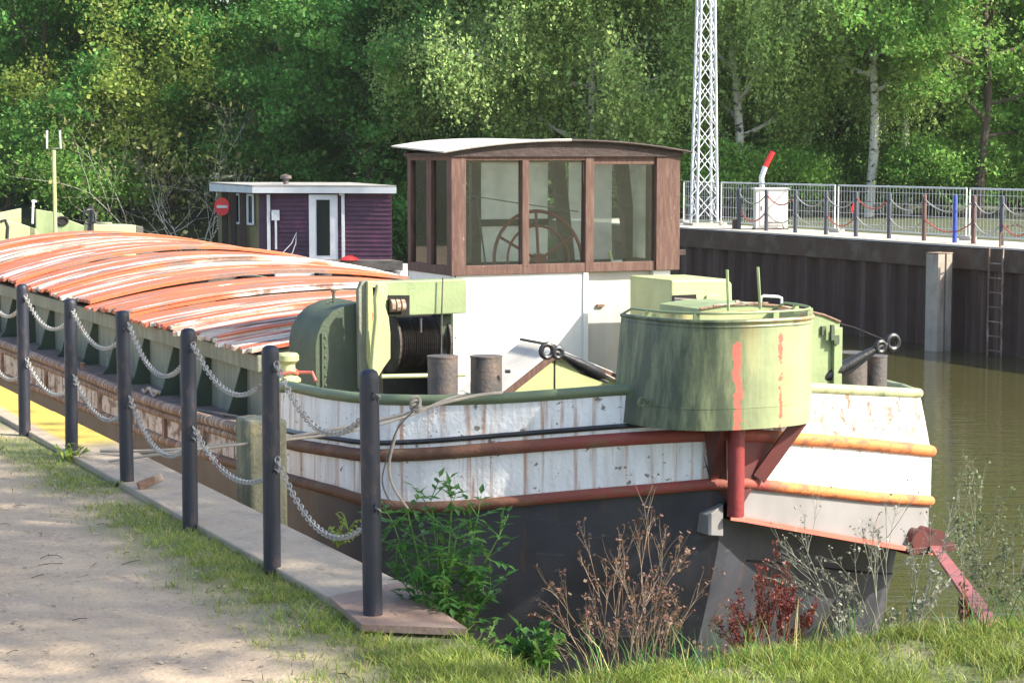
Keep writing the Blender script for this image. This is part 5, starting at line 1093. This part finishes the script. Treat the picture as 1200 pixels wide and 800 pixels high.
# far-off wood as one mass: leaf volume plus dark stems
n = 150000
px_ = rng.uniform(-200, 1400, n); Dd = rng.uniform(84, 100, n); x = (px_ - 600) / F * Dd; zz = rng.uniform(-.5, 17, n)
g_ = np.sin(x * 1.1) + np.sin(zz * 1.6 + x * .7) + np.sin(Dd * 1.3) + rng.normal(size=n) * .6
C_ = np.stack([x, Dd, zz], 1)[g_ > -.7]
wood = leaves_mesh('distant_wood', C_, .42, leafm('leaf_far_wood', (.16, .30, .10), .4, .5), None, 1.4, .3); tag(wood, 'dense dark green wood filling the background behind the trees', 'wood', kind='stuff')
# a tree beside the photographer casts dappled shade on the path
protos['shade'] = make_tree('broad', 10.8, 2.7, 6.4, 17000, L_mid, M_bark, 14, .11)
o = put('shade', 600, 5.0, 'tall slim tree beside the photographer, outside the right edge', z=0)
o.location = (8.9, 6.9, 0)

# ================================================================== near vegetation
def leaflet(mb, p, d, L_, wd_, nrm):
    s_ = d.cross(nrm).normalized() * wd_; u = s_.cross(d).normalized() * wd_ * .35
    mb.add([p, p + d * L_ * .35 + s_ + u, p + d * L_, p + d * L_ * .35 - s_ + u, p + d * L_ * .4], [(0, 1, 4), (1, 2, 4), (2, 3, 4), (3, 0, 4)])
def gz(x, y): c_, t_ = ct(x, y); return float(gh(c_, t_))
def rvec(rs, z=0): return Vector((rs.gauss(0, 1), rs.gauss(0, 1), rs.gauss(0, 1) + z)).normalized()
# green bush by the plate
rs = random.Random(21); bp = onD(520, 745, 8.65); bz = gz(bp.x, bp.y) - .1
bush = thing('elder_bush', 'leafy bright green bush growing beside the rusty plate against the black hull', 'bush', (bp.x, bp.y, bz))
sm = MB(); lm = MB()
tops = [(478, 600, 8.6), (505, 585, 8.75), (530, 592, 8.6), (560, 605, 8.7), (585, 628, 8.6), (465, 640, 8.7), (535, 630, 8.5), (500, 640, 8.8), (555, 660, 8.6), (575, 690, 8.6), (478, 690, 8.75), (520, 668, 8.5), (460, 610, 8.8)]
for px, py, dd in tops:
    T_ = onD(px, py, dd) - Vector((bp.x, bp.y, bz)); b0 = Vector((rs.uniform(-.07, .07), rs.uniform(-.05, .05), 0)); side = Vector((T_.x, T_.y, 0))
    P_ = [b0.lerp(T_, k / 9) + Vector((0, 0, .10 * math.sin(math.pi * k / 9))) - side * .25 * math.sin(math.pi * k / 9) for k in range(10)]
    sm.tube(P_, [.007 * (1 - k / 13) for k in range(10)], 5)
    for k in range(3, 10):
        for _ in range(4):
            d = (rvec(rs, .1) + (P_[k] - P_[k-1]).normalized() * .5).normalized(); L_ = rs.uniform(.07, .13); q = P_[k]
            sm.tube([q, q + d * L_ + Vector((0, 0, -.01))], .002, 4)
            for j, f in enumerate((.45, .45, .75, .75, 1.0)):
                e = q + d * L_ * f; s2 = d.cross(Vector((0, 0, 1)))
                if s2.length < .1: s2 = Vector((1, 0, 0))
                s2.normalize(); dl = (d * .6 + s2 * (1 if j % 2 else -1) + Vector((0, 0, -.25))).normalized() if j < 4 else (d + Vector((0, 0, -.3))).normalized()
                leaflet(lm, e, dl, rs.uniform(.045, .072), .0135, Vector((0, 0, 1)) + rvec(rs) * .3)
sm.build('stems', L_mid, bush); lm.build('foliage', L_bush, bush)
def weed(px, py, D_, h, label, n=8, m=L_bush, leafL=.05, seed=1, name='weed', spread=.12, group=None):
    rs = random.Random(seed); p = onD(px, py, D_); z = gz(p.x, p.y); z = max(z, p.z - .02) if True else z; r = thing(name, label, 'plant', (p.x, p.y, z - .02), 0, group); sm = MB(); lm = MB()
    for _ in range(n):
        T_ = Vector((rs.gauss(0, spread), rs.gauss(0, spread * .6), h * rs.uniform(.5, 1))); sm.tube([(0, 0, 0), T_ * .5 + Vector((0, 0, .02)), T_], .0025, 4)
        for k in range(9):
            q = T_ * rs.uniform(.25, 1); leaflet(lm, q, (rvec(rs, .2)), leafL * rs.uniform(.6, 1.2), leafL * .26, Vector((0, 0, 1)) + rvec(rs) * .4)
    sm.build('stems', m, r); lm.build('foliage', m, r); return r
weed(395, 632, 10.0, .13, 'small yellow-green weed on the slab edge behind the nearest chain', 9, L_yel, .032, 3, spread=.07)
weed(408, 612, 10.4, .10, 'tiny sprig sticking out of the quay gap above the slab edge weed', 4, L_yel, .025, 5, spread=.05)
weed(88, 553, 13.0, .13, 'leafy weed at the foot of the fifth post from the camera', 9, L_yel, .05, 4, spread=.12)
weed(140, 570, 12.0, .07, 'low tuft of weed at the foot of the fourth post from the camera', 6, L_yel, .04, 6, spread=.08)
weed(615, 775, 8.0, .22, 'broad-leaved green weed right of the rusty plate', 8, L_bush, .075, 7, spread=.08)
weed(640, 780, 7.95, .20, 'darker nettle-like weed between the broad-leaved weed and the dry stalks', 9, L_mid, .05, 8, spread=.06)
weed(560, 770, 8.2, .16, 'low green weeds under the tip of the rusty plate', 10, L_mid, .05, 9, spread=.14)
def twig(mb, tips, p, d, L_, r, gen, rs, gr=-.25, spread=.6):
    P_ = [p]; q = p.copy(); dd = d.normalized()
    for k in range(5):
        dd = (dd + Vector((rs.gauss(0, .07), rs.gauss(0, .07), gr * .12))).normalized(); q = q + dd * L_ / 5; P_.append(q.copy())
        if gen and k >= 2:
            for _ in range(2): twig(mb, tips, q.copy(), (dd + rvec(rs) * spread).normalized(), L_ * rs.uniform(.25, .5), r * .6, gen - 1, rs, gr, spread)
    tips.append(q.copy()); mb.tube(P_, [r * (1 - .1 * k) for k in range(6)], 4, cap=False)
def stalks(name, label, basepx, D_, tops, m, mt, seed, gen=2, r=.003, head=.008, nh=2, gr=-.25, spread=.6, cat='plant'):
    rs = random.Random(seed); p = onD(*basepx, D_); z = gz(p.x, p.y); root = thing(name, label, cat, (p.x, p.y, z - .02)); sm = MB(); hm = MB()
    for px, py in tops:
        T_ = onD(px, py, D_ + rs.uniform(-.15, .15)) - Vector((p.x, p.y, z)); b0 = Vector((T_.x * .35 + rs.gauss(0, .02), rs.gauss(0, .03), 0)); d = T_ - b0; tips = []
        twig(sm, tips, b0, d, d.length * .95, r, gen, rs, gr, spread)
        for q in tips:
            for _ in range(nh):
                c = q + rvec(rs) * head * 1.2; s_ = head * rs.uniform(.5, 1.1); a_ = rvec(rs) * s_; b_ = rvec(rs) * s_; hm.add([c - a_, c + b_, c + a_, c - b_], [(0, 1, 2, 3)])
    sm.build('stalks', m, root); hm.build('seed_heads', mt, root); return root
M_drybrown = leafm('dry_seed_head', (.16, .085, .055), .35, .1)
stalks('dry_plant', 'withered brown branching stalks in front of the black hull, centre bottom', (745, 790), 8.25,
       [(672, 712), (690, 722), (700, 685), (715, 672), (735, 678), (762, 660), (772, 685), (788, 700), (796, 725), (715, 738), (740, 712), (755, 728), (778, 742)], L_dry, M_drybrown, 31, 2, .0026, .009, 3, spread=.36)
stalks('dock_plant', 'rust-red dock plant standing against the black hull right of the stalks', (905, 778), 8.3,
       [(858, 735), (870, 745), (885, 700), (895, 715), (905, 690), (915, 700), (925, 720), (938, 715), (947, 740), (880, 730), (930, 745), (862, 758), (850, 748), (890, 715), (900, 735), (915, 730), (942, 728), (910, 712), (868, 722)], L_reds, L_reds, 32, 2, .0025, .006, 6, gr=.5, spread=.3)
stalks('umbel_plant', 'tall pale leaning stalks with sparse seed heads before the bow', (1040, 770), 8.45,
       [(935, 640), (960, 660), (985, 690), (1010, 668), (1045, 645), (1052, 620), (1075, 655), (1098, 660), (1110, 640), (1000, 720), (925, 690)], L_silver, L_silver, 33, 2, .0026, .007, 2, gr=-.05, spread=.5)
stalks('thistle_plant', 'grey-green feathery weed under the pale stalks before the bow', (1010, 775), 8.35,
       [(980, 715), (995, 722), (1005, 735), (1085, 690), (1098, 700), (1075, 715), (1050, 725)], L_silver, L_silver, 34, 1, .003, .012, 7, gr=.3, spread=.4)
stalks('wormwood_plant', 'tall feathery grey-green plant beside the red beam at the right edge', (1150, 735), 8.75,
       [(1120, 600), (1135, 618), (1150, 640), (1165, 620), (1180, 655), (1195, 640), (1140, 665), (1168, 690), (1190, 690), (1210, 660)], L_silver, leafm('wormwood_leaf', (.15, .18, .08), .3, .2), 35, 2, .0022, .009, 4, gr=.15, spread=.35)
stalks('dark_stalk', 'short dark withered stalk left of the red beam foot', (1128, 745), 8.4, [(1125, 690), (1127, 715)], L_reds, M_drybrown, 36, 1, .004, .01, 5, gr=.3, spread=.3)

# ---- grass
def blades(name, X, Y, h, wdt, m, lean=.5, kind='stuff', label='short green grass on the bank and along the quay slab'):
    n = len(X); c_, t_ = X * NV[0] + Y * NV[1], X * AV[0] + Y * AV[1]; Z = gh(c_, t_) - .005
    a_ = rng.uniform(0, 2*np.pi, n); lx = rng.normal(size=n) * lean * h; ly = rng.normal(size=n) * lean * h
    wx, wy = np.cos(a_) * wdt, np.sin(a_) * wdt
    V = np.stack([np.stack([X - wx, Y - wy, Z], 1), np.stack([X + wx, Y + wy, Z], 1), np.stack([X + wx * .7 + lx * .4, Y + wy * .7 + ly * .4, Z + h * .6], 1), np.stack([X - wx * .7 + lx * .4, Y - wy * .7 + ly * .4, Z + h * .6], 1), np.stack([X + lx, Y + ly, Z + h], 1)], 1).reshape(-1, 3)
    b_ = np.arange(n) * 5; Q = np.stack([b_, b_ + 1, b_ + 2, b_ + 3], 1); T_ = np.stack([b_ + 3, b_ + 2, b_ + 4], 1)
    me = bpy.data.meshes.new(name); nl = Q.size + T_.size; me.vertices.add(len(V)); me.vertices.foreach_set('co', V.astype(np.float32).ravel()); me.loops.add(nl)
    me.loops.foreach_set('vertex_index', np.concatenate([Q.ravel(), T_.ravel()]).astype(np.int32)); me.polygons.add(2 * n)
    me.polygons.foreach_set('loop_start', np.concatenate([np.arange(n) * 4, 4 * n + np.arange(n) * 3]).astype(np.int32)); me.update(calc_edges=True); me.validate()
    o = bpy.data.objects.new(name, me); COL.objects.link(o); me.materials.append(m); return tag(o, label, 'grass', kind=kind)
n = 420000; X = rng.uniform(-5.5, 3.2, n); Y = rng.uniform(6.6, 16, n); Y = 6.6 + (Y - 6.6) * rng.uniform(.1, 1, n)
k = turf_mask(X, Y) * (.55 + .45 * np.sign(noise2(X * 5, Y * 5 + 1))) ; c_, t_ = X * NV[0] + Y * NV[1], X * AV[0] + Y * AV[1]
on_slab = (c_ > 3.10 + .05 * noise2(t_ * 3, t_ * 5)) & (c_ < 3.6) & (t_ > 7.45)
keep = (rng.uniform(size=n) < k) & ~on_slab & (gh(c_, t_) > -1.2) & (np.abs(X) < .27 * Y + .3)
X, Y = X[keep], Y[keep]; hgt = rng.uniform(.012, .05, len(X)) * (1 + .5 * (X > -.3))
blades('grass', X, Y, hgt, .0022, L_grass, .7)
n = 60000; X = rng.uniform(-1.5, 3.2, n); Y = rng.uniform(6.7, 9.3, n); c_, t_ = X * NV[0] + Y * NV[1], X * AV[0] + Y * AV[1]
keep = (t_ > 5.9) & (t_ < 8.2) & ((c_ > 3.3) | (t_ < 7.2)) & (rng.uniform(size=n) < turf_mask(X, Y) * np.clip(.25 + .6 * noise2(X * 3, Y * 3), .12, 1)); X, Y = X[keep], Y[keep]
blades('tall_grass', X, Y, rng.uniform(.03, .075, len(X)), .0022, L_grass, .6, label='longer tufts of green grass along the crest of the bank')
n = 30000; X = rng.uniform(-4, 3.2, n); Y = rng.uniform(6.7, 12, n); keep = (rng.uniform(size=n) < turf_mask(X, Y) * .5); c_, t_ = X * NV[0] + Y * NV[1], X * AV[0] + Y * AV[1]; keep &= ~((c_ > 3.1) & (c_ < 3.6) & (t_ > 7.45)) & (gh(c_, t_) > -1)
X, Y = X[keep], Y[keep]; blades('dry_grass', X, Y, rng.uniform(.015, .06, len(X)), .002, L_straw, .8, label='dry straw-coloured blades mixed through the bank grass')
# a few single long blades and small debris
mb = MB(); q = onz(176, 574, .02); mb.beam(q + Vector((-.07, 0, .02)), q + Vector((.06, .06, .07)), .03, .05); tag(mb.build('iron_cleat', M_lip, bevel=.006), 'small rusty iron cleat sticking up at the slab edge between the third and fourth posts', 'cleat')
rs = random.Random(8); mb = MB()
for _ in range(1100):
    q = Vector((rs.uniform(-3.4, .3), rs.uniform(7.3, 13), -.006)); s_ = rs.uniform(.003, .009)
    if ct(q.x, q.y)[0] > 3.05: continue
    mb.add([q + Vector((-s_, -s_, 0)), q + Vector((s_, -s_ * .6, 0)), q + Vector((s_ * .8, s_, 0)), q + Vector((-s_, s_ * .7, 0)), q + Vector((0, 0, s_ * .9))], [(0, 1, 4), (1, 2, 4), (2, 3, 4), (3, 0, 4)])
tag(mb.build('gravel', M_slab), 'loose small stones scattered over the sandy path', 'gravel', kind='stuff')

def flat_leaf(q, s_, a_): 
    c, d = math.cos(a_) * s_, math.sin(a_) * s_; return [q + Vector((c, d, .002)), q + Vector((-d * .45, c * .45, s_ * .25)), q + Vector((-c, -d, .002)), q + Vector((d * .45, -c * .45, s_ * .1))]
mb = MB(); rs = random.Random(18)
for _ in range(260):
    x = rs.uniform(-3.4, 1.2); y = rs.uniform(7.2, 13); c_, t_ = ct(x, y); z = .028 if 3.1 < c_ < 3.48 and t_ > 8.2 else gz(x, y)
    if z > -.2: mb.add(flat_leaf(Vector((x, y, z + .003)), rs.uniform(.008, .022), rs.uniform(0, 6.3)), [(0, 1, 2, 3)])
tag(mb.build('fallen_leaves', L_dry), 'dry fallen leaves scattered over path and slab', 'leaves', kind='stuff')
mb = MB(); rs = random.Random(19)
for _ in range(60):
    x = rs.uniform(-3, .5); y = rs.uniform(7.2, 12)
    if ct(x, y)[0] > 3.05: continue
    q = Vector((x, y, gz(x, y) + .006)); a_ = rs.uniform(0, 3.1); l = rs.uniform(.03, .14); mb.tube([q, q + Vector((math.cos(a_) * l * .5, math.sin(a_) * l * .5, .006)), q + Vector((math.cos(a_ + .2) * l, math.sin(a_ + .2) * l, 0))], .0018, 4)
tag(mb.build('fallen_twigs', M_bark), 'small fallen twigs lying on the sandy path', 'twigs', kind='stuff')
n = 2600; X = rng.uniform(-.6, 3.0, n); Y = rng.uniform(7.3, 9.6, n); c_, t_ = ct(X, Y); keep = (t_ > 6.4) & (t_ < 7.7) & (c_ > 3.45) & (rng.uniform(size=n) < .25 + .3 * noise2(X * 2, Y)); X, Y = X[keep], Y[keep]
blades('long_grass', X, Y, rng.uniform(.10, .27, len(X)), .0022, L_straw, .35, label='long straggling grass blades at the water side of the bank crest')
n = 5000; X = rng.uniform(-.6, 3.0, n); Y = rng.uniform(7.3, 9.6, n); c_, t_ = ct(X, Y); keep = (t_ > 6.4) & (t_ < 7.8) & (c_ > 3.45) & (rng.uniform(size=n) < .3 + .3 * noise2(X * 2 + 3, Y)); X, Y = X[keep], Y[keep]
blades('bank_grass', X, Y, rng.uniform(.10, .24, len(X)), .0028, L_bush, .4, label='rank green grass growing on the slope below the crest')


hz = MB(); hz.box((-140, -12, -5.2), (140, 112, 19)); hzo = hz.build('haze', M_dark); hzo.data.materials.clear()  # air volume added to lift the black gaps between the trees
hm = bpy.data.materials.new('added_haze_air'); hm.use_nodes = True; hm.node_tree.nodes.clear(); hv = hm.node_tree.nodes.new('ShaderNodeVolumePrincipled'); ho_ = hm.node_tree.nodes.new('ShaderNodeOutputMaterial')
hv.inputs['Color'].default_value = (.96, .98, .96, 1); hv.inputs['Density'].default_value = .00018; hv.inputs['Anisotropy'].default_value = .2; hm.node_tree.links.new(hv.outputs[0], ho_.inputs['Volume'])
hzo.data.materials.append(hm); tag(hzo, 'thin haze added to lift the dark gaps between trees', kind='stuff')
